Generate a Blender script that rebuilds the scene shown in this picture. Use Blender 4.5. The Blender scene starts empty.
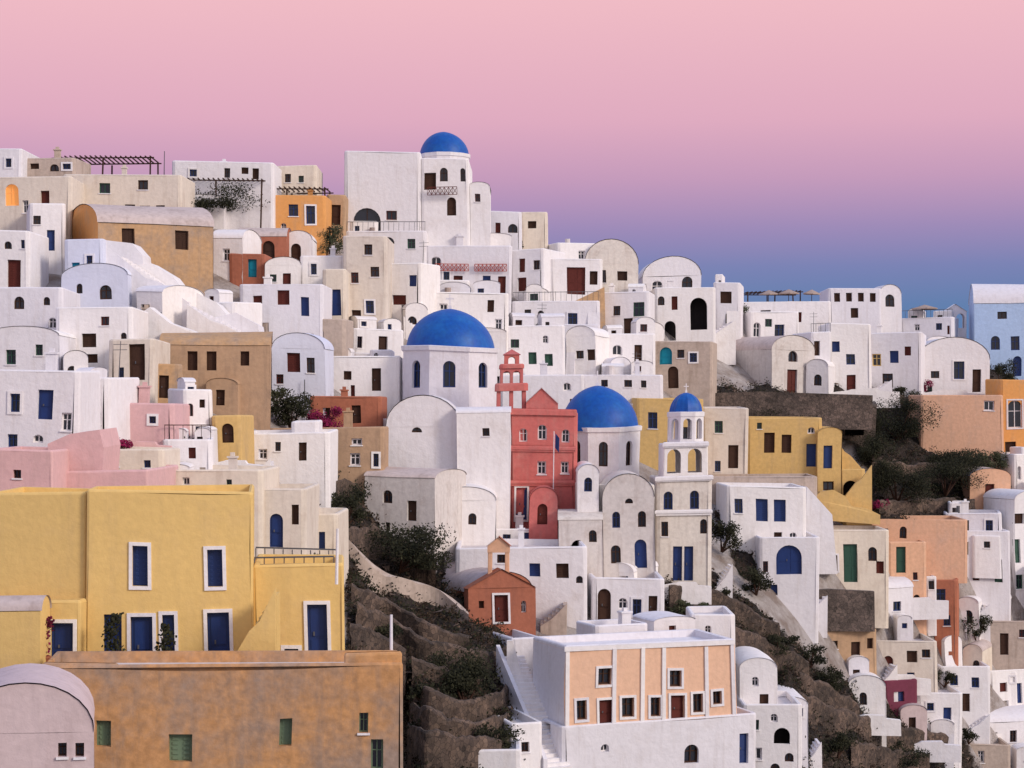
import bpy, math, random
from mathutils import Vector, Matrix, noise
random.seed(7)
S=bpy.context.scene; C=S.collection
F=2000.; HY=400.; ZC=70.
def P(px,py,Y): return Vector(((px-512)/F*Y,Y,ZC+(HY-py)/F*Y))
US=[0,128,256,384,512,640,768,896,1024]
VS=[150,250,350,450,550,650,768]
DT=[[165,170,178,185,195,205,215,225,235],[145,150,160,172,185,195,208,215,225],[125,130,142,155,168,180,195,202,210],
[100,108,122,140,152,160,172,182,190],[84,88,102,125,135,140,152,165,175],[72,74,88,108,118,124,140,160,172],[62,62,76,95,104,110,128,150,165]]
def D(u,v):
    u=min(1024,max(0,u)); v=min(768,max(150,v))
    i=min(7,int(u//128)); fu=(u-US[i])/128
    j=0
    while j<5 and v>VS[j+1]: j+=1
    fv=(v-VS[j])/(VS[j+1]-VS[j])
    a=DT[j][i]*(1-fu)+DT[j][i+1]*fu; b=DT[j+1][i]*(1-fu)+DT[j+1][i+1]*fu
    return a*(1-fv)+b*fv
# ---------------------------------------------------------------- materials
M={}
def newmat(name):
    m=bpy.data.materials.new(name); m.use_nodes=True
    nt=m.node_tree; b=nt.nodes['Principled BSDF']; M[name]=m
    return m,nt,b
def ramp(nt,src,p0,p1,c0=(0,0,0,1),c1=(1,1,1,1)):
    r=nt.nodes.new('ShaderNodeValToRGB'); r.color_ramp.elements[0].position=p0; r.color_ramp.elements[1].position=p1
    r.color_ramp.elements[0].color=c0; r.color_ramp.elements[1].color=c1
    nt.links.new(src,r.inputs[0]); return r.outputs[0]
def mix(nt,f,a,b,mode='MIX'):
    n=nt.nodes.new('ShaderNodeMixRGB'); n.blend_type=mode
    for k,v in ((0,f),(1,a),(2,b)):
        if isinstance(v,(int,float)): n.inputs[k].default_value=v
        elif isinstance(v,tuple): n.inputs[k].default_value=(v[0],v[1],v[2],1)
        else: nt.links.new(v,n.inputs[k])
    return n.outputs[0]
def mul(nt,a,k,op='MULTIPLY'):
    n=nt.nodes.new('ShaderNodeMath'); n.operation=op; nt.links.new(a,n.inputs[0]); n.inputs[1].default_value=k; return n.outputs[0]
def nz(nt,vec,sc,det=5,ro=.55):
    n=nt.nodes.new('ShaderNodeTexNoise'); n.inputs['Scale'].default_value=sc; n.inputs['Detail'].default_value=det
    n.inputs['Roughness'].default_value=ro; nt.links.new(vec,n.inputs['Vector']); return n.outputs['Fac']
def mat(name,col,stain=None,amt=.5,rough=.92,bump=.3,sc=.45,spec=.15,var=.12,mott=.1,lo=.52,hi=.72):
    m,nt,b=newmat(name); tc=nt.nodes.new('ShaderNodeTexCoord').outputs['Object']
    stain=stain or tuple(c*.6 for c in col)
    n1=ramp(nt,nz(nt,tc,sc,8,.68),lo,hi)
    c=mix(nt,mul(nt,n1,amt),col,stain)
    mp=nt.nodes.new('ShaderNodeMapping'); mp.inputs['Scale'].default_value=(2.2,2.2,.25); nt.links.new(tc,mp.inputs[0])
    n2=ramp(nt,nz(nt,mp.outputs[0],1.2,5,.6),.52,.82)
    c=mix(nt,mul(nt,n2,amt*.8),c,tuple(x*.85 for x in stain))
    n4=ramp(nt,nz(nt,tc,3.5,4),.3,.75,(1-mott,1-mott,1-mott,1),(1+mott*.3,1+mott*.3,1+mott*.3,1))
    c=mix(nt,1.,c,n4,'MULTIPLY')
    oi=nt.nodes.new('ShaderNodeObjectInfo'); r=ramp(nt,oi.outputs['Random'],0,1,(1-var,1-var,1-var*.6,1),(1,1-var*.1,1-var*.2,1))
    c=mix(nt,1.,c,r,'MULTIPLY')
    nt.links.new(c,b.inputs['Base Color']); b.inputs['Roughness'].default_value=rough
    b.inputs['Specular IOR Level'].default_value=spec
    bp=nt.nodes.new('ShaderNodeBump'); bp.inputs['Strength'].default_value=bump; bp.inputs['Distance'].default_value=.12
    nt.links.new(nz(nt,tc,2.2,6,.6),bp.inputs['Height']); nt.links.new(bp.outputs[0],b.inputs['Normal'])
    return m
mat('wh',(.86,.84,.835),(.60,.52,.45),.42,mott=.06,lo=.54,hi=.78,var=.15,bump=.4)
mat('wc',(.74,.69,.63),(.44,.35,.29),.7,mott=.14)
mat('lv',(.72,.75,.85),(.56,.56,.62),.35,mott=.05)
mat('cr',(.77,.69,.58),(.50,.39,.30),.6)
mat('st',(.56,.46,.38),(.31,.23,.17),.75,mott=.18)
mat('pe',(.76,.46,.30),(.60,.42,.32),.6,mott=.14)
mat('pl',(.80,.52,.36),(.70,.48,.37),.4)
mat('or',(.82,.40,.13),(.60,.40,.25),.65)
mat('oc',(.60,.38,.20),(.42,.32,.24),.95,sc=.5,mott=.2,lo=.46,hi=.68)
mat('ye',(.76,.53,.20),(.62,.44,.22),.4,var=.03,mott=.07)
mat('mu',(.68,.46,.18),(.52,.37,.20),.65,var=.06,mott=.14)
mat('pk',(.77,.49,.47),(.62,.42,.39),.5)
mat('pw',(.68,.55,.53),(.47,.36,.34),.55)
mat('te',(.46,.17,.10),(.32,.13,.09),.65,mott=.15)
mat('rd',(.62,.175,.155),(.60,.31,.27),.6,mott=.14)
mat('bl',(.48,.64,.86),(.40,.52,.68),.35)
mat('tn',(.54,.36,.22),(.36,.25,.17),.8,mott=.15)
mat('ow',(.65,.35,.15),(.40,.30,.23),.98,sc=.28,mott=.28,lo=.43,hi=.62)
mat('mr',(.20,.05,.08),(.12,.04,.05),.4)
mat('vault',(.60,.51,.48),(.36,.28,.25),.8,mott=.15)
mat('roof',(.70,.66,.65),(.46,.40,.37),.6)
mat('wood',(.06,.03,.02),rough=.7)
mat('redwood',(.11,.026,.02),rough=.6)
mat('blue',(.007,.032,.15),(.006,.02,.1),.4,rough=.5,bump=.05,spec=.4)
mat('green',(.02,.08,.05),rough=.5,bump=.05,spec=.4)
mat('grgrey',(.17,.25,.16),rough=.6,bump=.05)
mat('teal',(.01,.25,.36),rough=.5,bump=.05)
mat('dome',(.003,.085,.40),(.02,.18,.50),.6,rough=.5,bump=.15,sc=.7,spec=.3,var=.03,mott=.2,lo=.45,hi=.72)
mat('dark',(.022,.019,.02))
mat('metal',(.12,.12,.13),rough=.5)
mat('canvas',(.42,.33,.28),rough=.95)
mat('pot',(.35,.13,.07))
mat('red',(.4,.06,.04))
m,nt,b=newmat('glass'); b.inputs['Base Color'].default_value=(.014,.017,.028,1); b.inputs['Roughness'].default_value=.15
m,nt,b=newmat('glow'); b.inputs['Base Color'].default_value=(.7,.3,.08,1)
b.inputs['Emission Color'].default_value=(1,.42,.1,1); b.inputs['Emission Strength'].default_value=.35
def leafmat(name,c1,c2):
    m,nt,b=newmat(name); g=nt.nodes.new('ShaderNodeNewGeometry')
    n=ramp(nt,nz(nt,g.outputs['Position'],1.1,4),.35,.7,(*c1,1),(*c2,1))
    n=mix(nt,1.,n,ramp(nt,g.outputs['Random Per Island'],0,1,(.6,.6,.6,1),(1.3,1.3,1.2,1)),'MULTIPLY')
    nt.links.new(n,b.inputs['Base Color']); b.inputs['Roughness'].default_value=.8; b.inputs['Specular IOR Level'].default_value=.1
leafmat('leaf',(.014,.016,.010),(.040,.040,.023))
leafmat('olive',(.035,.045,.025),(.09,.09,.055))
leafmat('dry',(.024,.017,.013),(.07,.047,.034))
leafmat('flower',(.10,.01,.03),(.3,.02,.10))
def rock(name,ca,cb,sc=1.6):
    m,nt,b=newmat(name); tc=nt.nodes.new('ShaderNodeTexCoord').outputs['Object']
    v=nt.nodes.new('ShaderNodeTexVoronoi'); v.inputs['Scale'].default_value=sc; nt.links.new(tc,v.inputs['Vector'])
    v2=nt.nodes.new('ShaderNodeTexVoronoi'); v2.feature='DISTANCE_TO_EDGE'; v2.inputs['Scale'].default_value=sc; nt.links.new(tc,v2.inputs['Vector'])
    c=mix(nt,ramp(nt,v.outputs['Color'],.1,.9),ca,cb)
    c=mix(nt,ramp(nt,v2.outputs['Distance'],.0,.06),tuple(x*.4 for x in ca),c)
    c=mix(nt,1.,c,ramp(nt,nz(nt,tc,.4,6,.65),.35,.65,(.4,.4,.4,1),(1.15,1.1,1.1,1)),'MULTIPLY')
    nt.links.new(c,b.inputs['Base Color']); b.inputs['Roughness'].default_value=.95
    bp=nt.nodes.new('ShaderNodeBump'); bp.inputs['Strength'].default_value=.9; bp.inputs['Distance'].default_value=.15
    nt.links.new(nz(nt,tc,3,8,.75),bp.inputs['Height']); nt.links.new(bp.outputs[0],b.inputs['Normal'])
rock('rk',(.10,.08,.068),(.20,.155,.13),4.2)
rock('rubble',(.07,.05,.04),(.19,.135,.10),3.4)
rock('stone',(.09,.065,.05),(.24,.175,.135),3.2)
m,nt,b=newmat('ground'); g=nt.nodes.new('ShaderNodeNewGeometry').outputs['Position']
c=mix(nt,ramp(nt,nz(nt,g,.25,10,.75),.44,.62),(.018,.013,.011),(.062,.042,.032))
c=mix(nt,ramp(nt,nz(nt,g,2.2,8,.8),.54,.68),c,(.17,.12,.09))
c=mix(nt,ramp(nt,nz(nt,g,3.,4,.6),.56,.68),c,(.02,.02,.012))
at=nt.nodes.new('ShaderNodeAttribute'); at.attribute_name='town'
pav=mix(nt,ramp(nt,nz(nt,g,.6,6,.6),.4,.65),(.60,.55,.53),(.34,.27,.23))
c=mix(nt,at.outputs['Fac'],c,pav)
nt.links.new(c,b.inputs['Base Color']); b.inputs['Roughness'].default_value=1
bp=nt.nodes.new('ShaderNodeBump'); bp.inputs['Strength'].default_value=1; bp.inputs['Distance'].default_value=.5
nt.links.new(nz(nt,g,2.,10,.8),bp.inputs['Height']); nt.links.new(bp.outputs[0],b.inputs['Normal'])
m,nt,b=newmat('sea'); b.inputs['Base Color'].default_value=(.02,.05,.09,1); b.inputs['Roughness'].default_value=.25
g=nt.nodes.new('ShaderNodeNewGeometry').outputs['Position']; bp=nt.nodes.new('ShaderNodeBump'); bp.inputs['Strength'].default_value=.4
nt.links.new(nz(nt,g,.15,6),bp.inputs['Height']); nt.links.new(bp.outputs[0],b.inputs['Normal'])
# ---------------------------------------------------------------- mesh helpers
UP=Vector((0,0,1)); XV=Vector((1,0,0)); YV=Vector((0,1,0))
class G:
    def __init__(s): s.V=[]; s.F=[]
    def poly(s,pts):
        n=len(s.V); s.V+=[Vector(p) for p in pts]; s.F.append(list(range(n,n+len(pts))))
    def lb(s,O,u,n,x0,x1,y0,y1,z0,z1):
        p=[O+u*x+n*y+UP*z for z in (z0,z1) for y in (y0,y1) for x in (x0,x1)]
        k=len(s.V); s.V+=p
        for f in ((0,1,3,2),(4,6,7,5),(0,4,5,1),(2,3,7,6),(0,2,6,4),(1,5,7,3)): s.F.append([k+i for i in f])
    def grid(s,rows,close=False):
        k=len(s.V); m=len(rows[0])
        for r in rows: s.V+=[Vector(p) for p in r]
        for i in range(len(rows)-1):
            for j in range(m if close else m-1):
                a=k+i*m+j; b_=k+i*m+(j+1)%m; s.F.append([a,b_,b_+m,a+m])
    def tube(s,a,b,r0,r1,n=6):
        a=Vector(a); b=Vector(b); d=(b-a).normalized(); x=d.orthogonal().normalized(); y=d.cross(x)
        s.grid([[p+(x*math.cos(2*math.pi*k/n)+y*math.sin(2*math.pi*k/n))*r for k in range(n)] for p,r in ((a,r0),(b,r1))],True)
        s.poly([b+(x*math.cos(2*math.pi*k/n)+y*math.sin(2*math.pi*k/n))*r1 for k in range(n)])
    def slab(s,f,t):
        k=[p+t for p in f]; s.poly(f); s.poly(k)
        for i in range(len(f)): j=(i+1)%len(f); s.poly([f[i],f[j],k[j],k[i]])
INV={}
def wob(v): return v+noise.noise_vector(v*.17)*.18   # hand-built masonry is never quite straight
def mk(name,g,mt,par=None,smooth=False,label=None,cat=None,group=None,kind=None):
    me=bpy.data.meshes.new(name); o=bpy.data.objects.new(name,me); C.objects.link(o)
    if par is not None:
        inv=INV[par.name]; V=[inv@wob(v) for v in g.V]; o.parent=par; INV[o.name]=inv
    elif kind: V=g.V
    else:
        W=[wob(v) for v in g.V]
        xs=[v.x for v in W]; ys=[v.y for v in W]; c=Vector(((min(xs)+max(xs))/2,(min(ys)+max(ys))/2,min(v.z for v in W)))
        V=[v-c for v in W]; o.location=c; INV[o.name]=Matrix.Translation(-c)
    me.from_pydata([tuple(v) for v in V],[],g.F); me.materials.append(M[mt])
    if smooth: me.polygons.foreach_set('use_smooth',[True]*len(me.polygons))
    if label: o['label']=label
    if cat: o['category']=cat
    if group: o['group']=group
    if kind: o['kind']=kind
    return o
def root(name,label,cat,loc,rz=0,group=None):
    o=bpy.data.objects.new(name,None); C.objects.link(o); o.location=loc; o.rotation_euler=(0,0,rz); o.empty_display_size=.5
    o['label']=label; o['category']=cat
    if group: o['group']=group
    INV[o.name]=(Matrix.Translation(loc)@Matrix.Rotation(rz,4,'Z')).inverted(); return o
def arc(a,b,zs,d,n=10):
    m=(a+b)/2; r=(b-a)/2
    return [(m-r*math.cos(math.pi*k/n),zs+(d-zs)*math.sin(math.pi*k/n)) for k in range(n+1)]
def wall(g,O,u,n,L,H,ops=(),rv=.3):
    pt=lambda x,z,y=0:O+u*x+n*y+UP*z
    xs=sorted({0,L,*[o[0] for o in ops],*[o[1] for o in ops]}); zs=sorted({0,H,*[o[2] for o in ops],*[o[3] for o in ops]})
    for i in range(len(xs)-1):
        for j in range(len(zs)-1):
            mx=(xs[i]+xs[i+1])/2; mz=(zs[j]+zs[j+1])/2
            if any(o[0]<mx<o[1] and o[2]<mz<o[3] for o in ops): continue
            g.poly([pt(xs[i],zs[j]),pt(xs[i+1],zs[j]),pt(xs[i+1],zs[j+1]),pt(xs[i],zs[j+1])])
    for a,b,c,d,ar in ops:
        if ar:
            sp=max(c,d-(b-a)/2); A=arc(a,b,sp,d); h=len(A)//2
            g.poly([pt(a,d)]+[pt(x,z) for x,z in A[:h+1]]); g.poly([pt(b,d)]+[pt(x,z) for x,z in A[h:]][::-1])
            ring=[(a,c)]+A+[(b,c)]
        else: ring=[(a,c),(a,d),(b,d),(b,c)]
        ring.append(ring[0])
        for (x,z),(x2,z2) in zip(ring,ring[1:]): g.poly([pt(x,z),pt(x2,z2),pt(x2,z2,rv),pt(x,z,rv)])
COL={'k':'wood','r':'redwood','b':'blue','g':'green','w':'wh','t':'teal','o':'glow','e':'grgrey','p':'ye'}
def opening(rt,O,u,n,a,b,c,d,code,rv=.3):
    t,cl=code[0],COL[code[1]]; w=b-a; h=d-c
    if t=='x': return
    g=G()
    if t in 'wv':
        f=min(.09,w*.14); y0,y1=rv-.1,rv-.02
        g.lb(O,u,n,a,a+f,y0,y1,c,d); g.lb(O,u,n,b-f,b,y0,y1,c,d); g.lb(O,u,n,a+f,b-f,y0,y1,c,c+f); g.lb(O,u,n,a+f,b-f,y0,y1,d-f,d)
        m=(a+b)/2; g.lb(O,u,n,m-f*.35,m+f*.35,y0,y1-.02,c+f,d-f)
        if h>w*1.1: g.lb(O,u,n,a+f,b-f,y0+.02,y1-.01,c+h*.6,c+h*.6+f*.6)
        W=mk('window' if t=='w' else 'arched_window',g,cl,rt)
        g=G(); g.poly([O+u*x+n*(rv-.03)+UP*z for x,z in ((a,c),(b,c),(b,d),(a,d))]); mk('pane',g,'glass' if code[1]!='o' else 'glow',W)
    elif t in 'da':
        g.lb(O,u,n,a,b,rv-.06,rv,c,d); m=(a+b)/2; nl=2 if w>1.1 else 1; lw=w/nl
        for k in range(nl):
            for z0,z1 in ((.06,.38),(.44,.93)):
                g.lb(O,u,n,a+k*lw+lw*.16,a+(k+1)*lw-lw*.16,rv-.09,rv-.06,c+h*z0,c+h*z1)
        W=mk('door' if t=='d' else 'arched_door',g,cl,rt)
        if O.y<150:
            g=G(); g.lb(O,u,n,m-.16,m-.1,rv-.14,rv-.085,c+h*.45,c+h*.52); mk('handle',g,'metal',W)
    elif t=='s':
        g.lb(O,u,n,a,b,rv-.05,rv,c,d); m=(a+b)/2
        for x0,x1 in ((a+.05,m-.03),(m+.03,b-.05)):
            k=int((d-c)/.16)
            for i in range(k): g.lb(O,u,n,x0+.05,x1-.05,rv-.08,rv-.05,c+.05+i*.16,c+.14+i*.16)
        W=mk('shuttered_window',g,cl,rt)
    elif t=='o':
        g.poly([O+u*x+n*1.3+UP*z for x,z in ((a-.3,c-.2),(b+.3,c-.2),(b+.3,d+.2),(a-.3,d+.2))]); W=mk('archway',g,'dark',rt)  # near-black backing sheet, paints the shade inside the passage
    if 'f' in code[2:]:
        g=G(); e=.13
        for q in ((a-e,a,c-e,d+e),(b,b+e,c-e,d+e),(a,b,d,d+e),(a,b,c-e,c)): g.lb(O,u,n,q[0],q[1],-.06,.03,q[2],q[3])
        mk('surround',g,'wh',W)
    elif t=='w' and O.y<190 and w*3>h:
        g=G(); g.lb(O,u,n,a-.06,b+.06,-.07,.03,c-.07,c-.003); mk('sill',g,'wh',W)
def tolocal(O,u,n,px,py):
    d=Vector(((px-512)/F,1,(HY-py)/F)); cam=Vector((0,0,ZC)); t=(O-cam).dot(n)/d.dot(n); p=cam+d*t
    return (p-O).dot(u),p.z-O.z
def parse(s):
    r=[]
    for q in s.split(';'):
        q=q.split()
        if len(q)==5: r.append((q[0],*[float(v) for v in q[1:]]))
    return r
RJ=random.Random(11)
def face(g,rt,O,u,n,L,H,specs):
    ops=[]; out=[]
    for code,x,y,w,h in specs:
        mg=0
        if code=='wk' and O.y>100:
            mg=.22
            k=RJ.uniform(.7,1.4); x+=w*(1-k)/2+RJ.uniform(-1.5,1.5); y+=RJ.uniform(-2,2); w*=k; h*=RJ.uniform(.75,1.5)
            code=RJ.choice(['wk','wk','wk','wb','wr','wg','ww','vk','wbf','sb','sr','vw','sk','sk'])
        a,c=tolocal(O,u,n,x,y+h); b_,d=tolocal(O,u,n,x+w,y)
        if a>b_: a,b_=b_,a
        if b_<.3 or a>L-.3: continue
        a=max(.06,a); b_=min(L-.06,b_); c=max(.03,c); d=min(H-.06,d)
        if b_-a<.25 or d-c<.2: continue
        if any(not(b_+mg<=o[0] or a-mg>=o[1] or d+mg<=o[2] or c-mg>=o[3]) for o in ops): continue
        ops.append((a,b_,c,d,code[0] in 'avox')); out.append((a,b_,c,d,code))
    wall(g,O,u,n,L,H,ops)
    for a,b_,c,d,code in out: opening(rt,O,u,n,a,b_,c,d,code)
    return [o for o,q in zip(ops,out) if q[4][0]=='x']
def block(rt,mt,x0,x1,yt,yb,ops='',yaw=0,dep=6,s=None,roof='f',rise=0,Y=None,rmat=None,found=3,chim=None,smat=None,par=.26,bits=False,cc=None):
    Y=Y or D((x0+x1)/2,yb); a=math.radians(yaw); ex=Vector((math.cos(a),math.sin(a),0)); ey=Vector((-math.sin(a),math.cos(a),0))
    def solve(p,d,px): k=(px-512)/F; return (k*p.y-p.x)/(d.x-k*d.y)
    if yaw>=0:
        A=P(x0,yb,Y); W=solve(A,ex,x1)
        if s is not None: dep=solve(A,ey,s)
    else:
        B=P(x1,yb,Y); W=solve(B,-ex,x0); A=B-ex*W
        if s is not None: dep=solve(B,ey,s)
    H=(yb-yt)/F*Y+found; A=A-UP*found; B=A+ex*W
    if isinstance(rt,tuple):
        rt=root(rt[0],rt[1],rt[2],A+ex*W/2+UP*found,a)
    if cc is None: cc=.28 if Y>100 else .1
    cc=min(cc,W*.14,dep*.14) if roof=='f' and not smat else 0
    g=G(); gs=G() if smat else g; sp=parse(ops) if isinstance(ops,str) else ops; fr=[q for q in sp if 's' not in q[0][2:]]; sd=[q for q in sp if 's' in q[0][2:]]
    left=yaw>0 or (yaw==0 and x0>512)
    xo=face(g,rt,A+ex*cc,ex,ey,W-2*cc,H,fr)
    face(gs if left else g,rt,A+ey*(dep-cc),-ey,ex,dep-2*cc,H,sd if left else [])
    face(g if left else gs,rt,B+ey*cc,ey,-ex,dep-2*cc,H,[] if left else sd)
    wall(g,B+ey*dep-ex*cc,-ex,-ey,W-2*cc,H,[(W-2*cc-o[1],W-2*cc-o[0],*o[2:]) for o in xo])
    L=lambda x,y,z:A+ex*x+ey*y+UP*z
    r=rise/F*Y; g2=G(); rm=rmat or ('roof' if mt in('wh','lv','cr','wc') else 'st')
    def ring(i,z):
        if cc<=0: return [L(i,i,z),L(W-i,i,z),L(W-i,dep-i,z),L(i,dep-i,z)]
        q=[]; k=max(cc-i,.02)
        for cx,cy,t0 in ((cc,cc,180),(W-cc,cc,270),(W-cc,dep-cc,0),(cc,dep-cc,90)):
            if i>cc: cx=cx+(i-cc)*(1 if cx<W/2 else -1)*1.0; cy=cy+(i-cc)*(1 if cy<dep/2 else -1)
            for t in (0,45,90): th=math.radians(t0+t); q.append(L(cx+k*math.cos(th),cy+k*math.sin(th),z))
        return q
    if cc>0:
        b0,b1=ring(0,0),ring(0,H)
        for i in range(12):
            if i%3!=2: g.poly([b0[i],b0[i+1],b1[i+1],b1[i]])
    if roof=='f':
        g.grid([ring(0,H),ring(.03,H+.06),ring(.1,H+.1),ring(par,H+.08),ring(par+.02,H-.3)],True)
        g2.poly(ring(par+.02,H-.3)); R=mk('roof',g2,rm,rt)
        if chim is None: chim=random.random()<.4 and W>3.5
        if chim:
            cx=random.uniform(.8,W-.8); cy=random.uniform(1.2,max(1.3,dep-1.5)); h=random.uniform(.5,1.1); q=random.uniform(.17,.3)
            g3=G(); g3.lb(L(cx,cy,H-.3),ex,ey,-q,q,-q,q,0,h+.3); q+=.07; g3.lb(L(cx,cy,H),ex,ey,-q,q,-q,q,h+.003,h+.1)
            g3.lb(L(cx,cy,H),ex,ey,-.12,.12,-.12,.12,h+.103,h+.3); mk('chimney',g3,mt,R)
        if bits and random.random()<.25:
            g3=G(); n=max(3,int(W/.45)); g3.lb(L(.1,.12,H+.85),ex,ey,0,W-.2,0,.05,0,.05)
            for i in range(n+1): g3.lb(L(.1+(W-.25)*i/n,.13,H+.05),ex,ey,0,.03,0,.03,0,.8)
            mk('railing',g3,random.choice(['metal','wood','metal']),rt)
        if bits and random.random()<.2:
            g3=G(); q=L(W*.7,dep*.6,H-.3); g3.tube(q,q+UP*2.4,.03,.02,5)
            for z in (1.9,2.2): g3.lb(q,ex,ey,-.4,.4,-.015,.015,z,z+.03)
            mk('antenna',g3,'metal',R)
        if bits and random.random()<.3 and W>3:
            q=L(W*random.uniform(.2,.5),dep*.3,H-.3); w_=random.uniform(.5,.9); g3=G(); g3.tube(q+UP*.3,q+UP*(.3+w_),w_*.45,w_*.45,10); g3.lb(q,ex,ey,-.35,.35,-.35,.35,0,.3); mk('water_tank',g3,random.choice(['canvas','roof','metal']),R)
    else:
        N=14; cs=[(math.cos(math.pi*k/N),math.sin(math.pi*k/N)) for k in range(N+1)]
        if roof=='v':
            prof=[(W/2-W/2*c,r*s_) for c,s_ in cs]
            g.poly([L(x,0,H+z) for x,z in prof]); g.poly([L(x,dep,H+z) for x,z in prof])
            g2.grid([[L(W/2+(x-W/2)*1.015,y,H+z*1.02+.02) for x,z in prof] for y in (-.06,dep*.5,dep+.05)])
        elif roof=='w':
            prof=[(dep/2-dep/2*c,r*s_) for c,s_ in cs]
            gs.poly([L(0,y,H+z) for y,z in prof]); gs.poly([L(W,y,H+z) for y,z in prof])
            g2.grid([[L(x,dep/2+(y-dep/2)*1.015,H+z*1.02+.02) for y,z in prof] for x in (-.06,W*.5,W+.06)])
        elif roof=='g':
            g.poly([L(0,0,H),L(W/2,0,H+r),L(W,0,H)]); g.poly([L(0,dep,H),L(W/2,dep,H+r),L(W,dep,H)])
            g2.grid([[L(-.08,y,H-.02),L(W/2,y,H+r+.05),L(W+.08,y,H-.02)] for y in (-.12,dep+.1)])
        elif roof=='p':
            q=[L(-.1,-.1,H),L(W+.1,-.1,H),L(W+.1,dep+.1,H),L(-.1,dep+.1,H)]
            for i in range(4): g2.poly([q[i],q[(i+1)%4],L(W/2,dep/2,H+r)])
        mk('roof',g2,rmat or ('vault' if mt not in('wh','lv') else mt),rt,smooth=roof in 'vw')
    if bits and random.random()<.35 and H-found>2:
        g3=G(); sx=random.choice((0,1)); w=random.uniform(.7,1.5); hh=found+(H-found)*random.uniform(.4,.85); q=L(0,0,0) if sx==0 else L(W-w,0,0); t=ey*-random.uniform(.5,1.1)
        f=[q,q+UP*hh,q+t]; g3.slab(f,ex*w); mk('buttress',g3,mt,rt)
    if smat: mk('side_wall',gs,smat,rt)
    mk('wall',g,mt,rt)
    return rt
LB=set(); RA=random.Random(5)
def H(label,mt,x0,x1,yt,yb,ops='',name='house',cat='house',extra=True,**k):
    assert label not in LB,label
    LB.add(label)
    o=parse(ops)
    if name=='house' and (k.get('Y') or D((x0+x1)/2,yb))>97 and mt not in('rk','mr') and yb-yt>24 and 'low white rooftop' not in label and 'terrace block' not in label:
        y=yt+RA.uniform(6,9)
        while y<yb-10:
            x=max(x0,0)+RA.uniform(4,12)
            while x<x1-8:
                if RA.random()<.36:
                    q=(x,y,RA.uniform(5,8.5),RA.uniform(7,11))
                    if not any(q[0]<p[1]+p[3]+4 and p[1]<q[0]+q[2]+4 and q[1]<p[2]+p[4]+4 and p[2]<q[1]+q[3]+4 for p in o): o.append(('wk',)+q)
                x+=RA.uniform(13,22)
            y+=RA.uniform(17,22)
    auto=extra and name=='house' and mt in('wh','cr','lv','wc','pe') and x0>=0 and not k.get('yaw')
    w=x1-x0; yaw=0
    if auto:
        if k.get('roof','f')=='f' and w<44 and RA.random()<.45 and 'flat' not in label and 'cub' not in label:
            k['roof']=RA.choice('vvw'); k['rise']=RA.uniform(5,10); k['dep']=min(k.get('dep',6),5)
        if w<70:
            yaw=RA.choice((-26,-18,-10,8,14,20)); k['dep']=min(k.get('dep',6),4.8)
            sh=min(12,w*.22*abs(yaw)/20)
            if yaw>0: x0+=sh
            else: x1-=sh
            k['yaw']=yaw
        k['bits']=True
    rt=block((name,label,cat),mt,x0,x1,yt,yb,o,**k)
    if not auto: return rt
    Y=k.get('Y') or D((x0+x1)/2,yb); w=x1-x0; dep=k.get('dep',6)
    if k.get('roof','f')=='f' and w>18 and 'skyline' not in label and 'top' not in label:
        for rep in range(2 if w>40 else 1):
            if RA.random()>.72: continue
            a=x0+(RA.uniform(.02,.25) if rep==0 else RA.uniform(.55,.65))*w; b=a+RA.uniform(.26,.42)*w; up=RA.uniform(5,12)
            ro,ri=RA.choice((('f',0),('v',RA.uniform(3,6)),('v',5),('w',4)))
            block(rt,mt,a,min(b,x1-1),yt-up,yt+2,'wk %f %f 5 6'%(a+4,yt-up+3),Y=Y+dep*(.35+.15*rep),dep=dep*.5,roof=ro,rise=ri,found=.6,chim=False,yaw=yaw)
    if w>20 and yb-yt>30 and RA.random()<.8:
        lo=RA.random()<.5; a,b=(x0+1,x0+w*.5) if lo else (x0+w*.5,x1-1)
        if not any(q[0][0] in 'dao' and q[1]<b and q[1]+q[3]>a for q in parse(ops)):
            hh=(yb-yt)*RA.uniform(.25,.45); ro=RA.choice('ffv')
            block(rt,mt,a,b,yb-hh,yb+1,'wk %f %f 6 7'%((a+b)/2-3,yb-hh+4),Y=Y-1.9,dep=1.88,found=2.5,chim=False,par=.18,roof=ro,rise=4,cc=.18)
    return rt
def drum(rt,name,cx,Yc,rpx,yt,yb,n,mt,ow=0,o0=0,o1=0,code='vb',rot=0,cap=True,cornice=.12):
    R=rpx/F*Yc; c=P(cx,yb,Yc); h=(yb-yt)/F*Yc; g=G()
    pts=[c+Vector((math.sin(2*math.pi*(k+.5)/n+rot)*R,-math.cos(2*math.pi*(k+.5)/n+rot)*R,0)) for k in range(n)]
    for k in range(n):
        a,b=pts[k-1],pts[k]; u=(b-a); L=u.length; u.normalize(); nn=Vector((-u.y,u.x,0))
        ops=[]
        if ow and nn.y>-.2 or (code[0]=='x' and ow):
            w=ow/F*Yc; z0=(yb-o1)/F*Yc; z1=(yb-o0)/F*Yc; ops=[(L/2-w/2,L/2+w/2,z0,z1,True)]
            opening(rt,a,u,nn,*ops[0][:4],code,rv=.3)
        wall(g,a,u,nn,L,h,ops,rv=.3)
    if cap: g.poly([p+UP*h for p in pts])
    if cornice:
        up=[[c+(p-c)*(1+f)+UP*z for p in pts] for f,z in ((.0,h-.25),(.04,h-.2),(.05,h+.1),(-.05,h+.14))]
        g.grid(up,True); g.poly(up[3])
    return mk(name,g,mt,rt)
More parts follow.
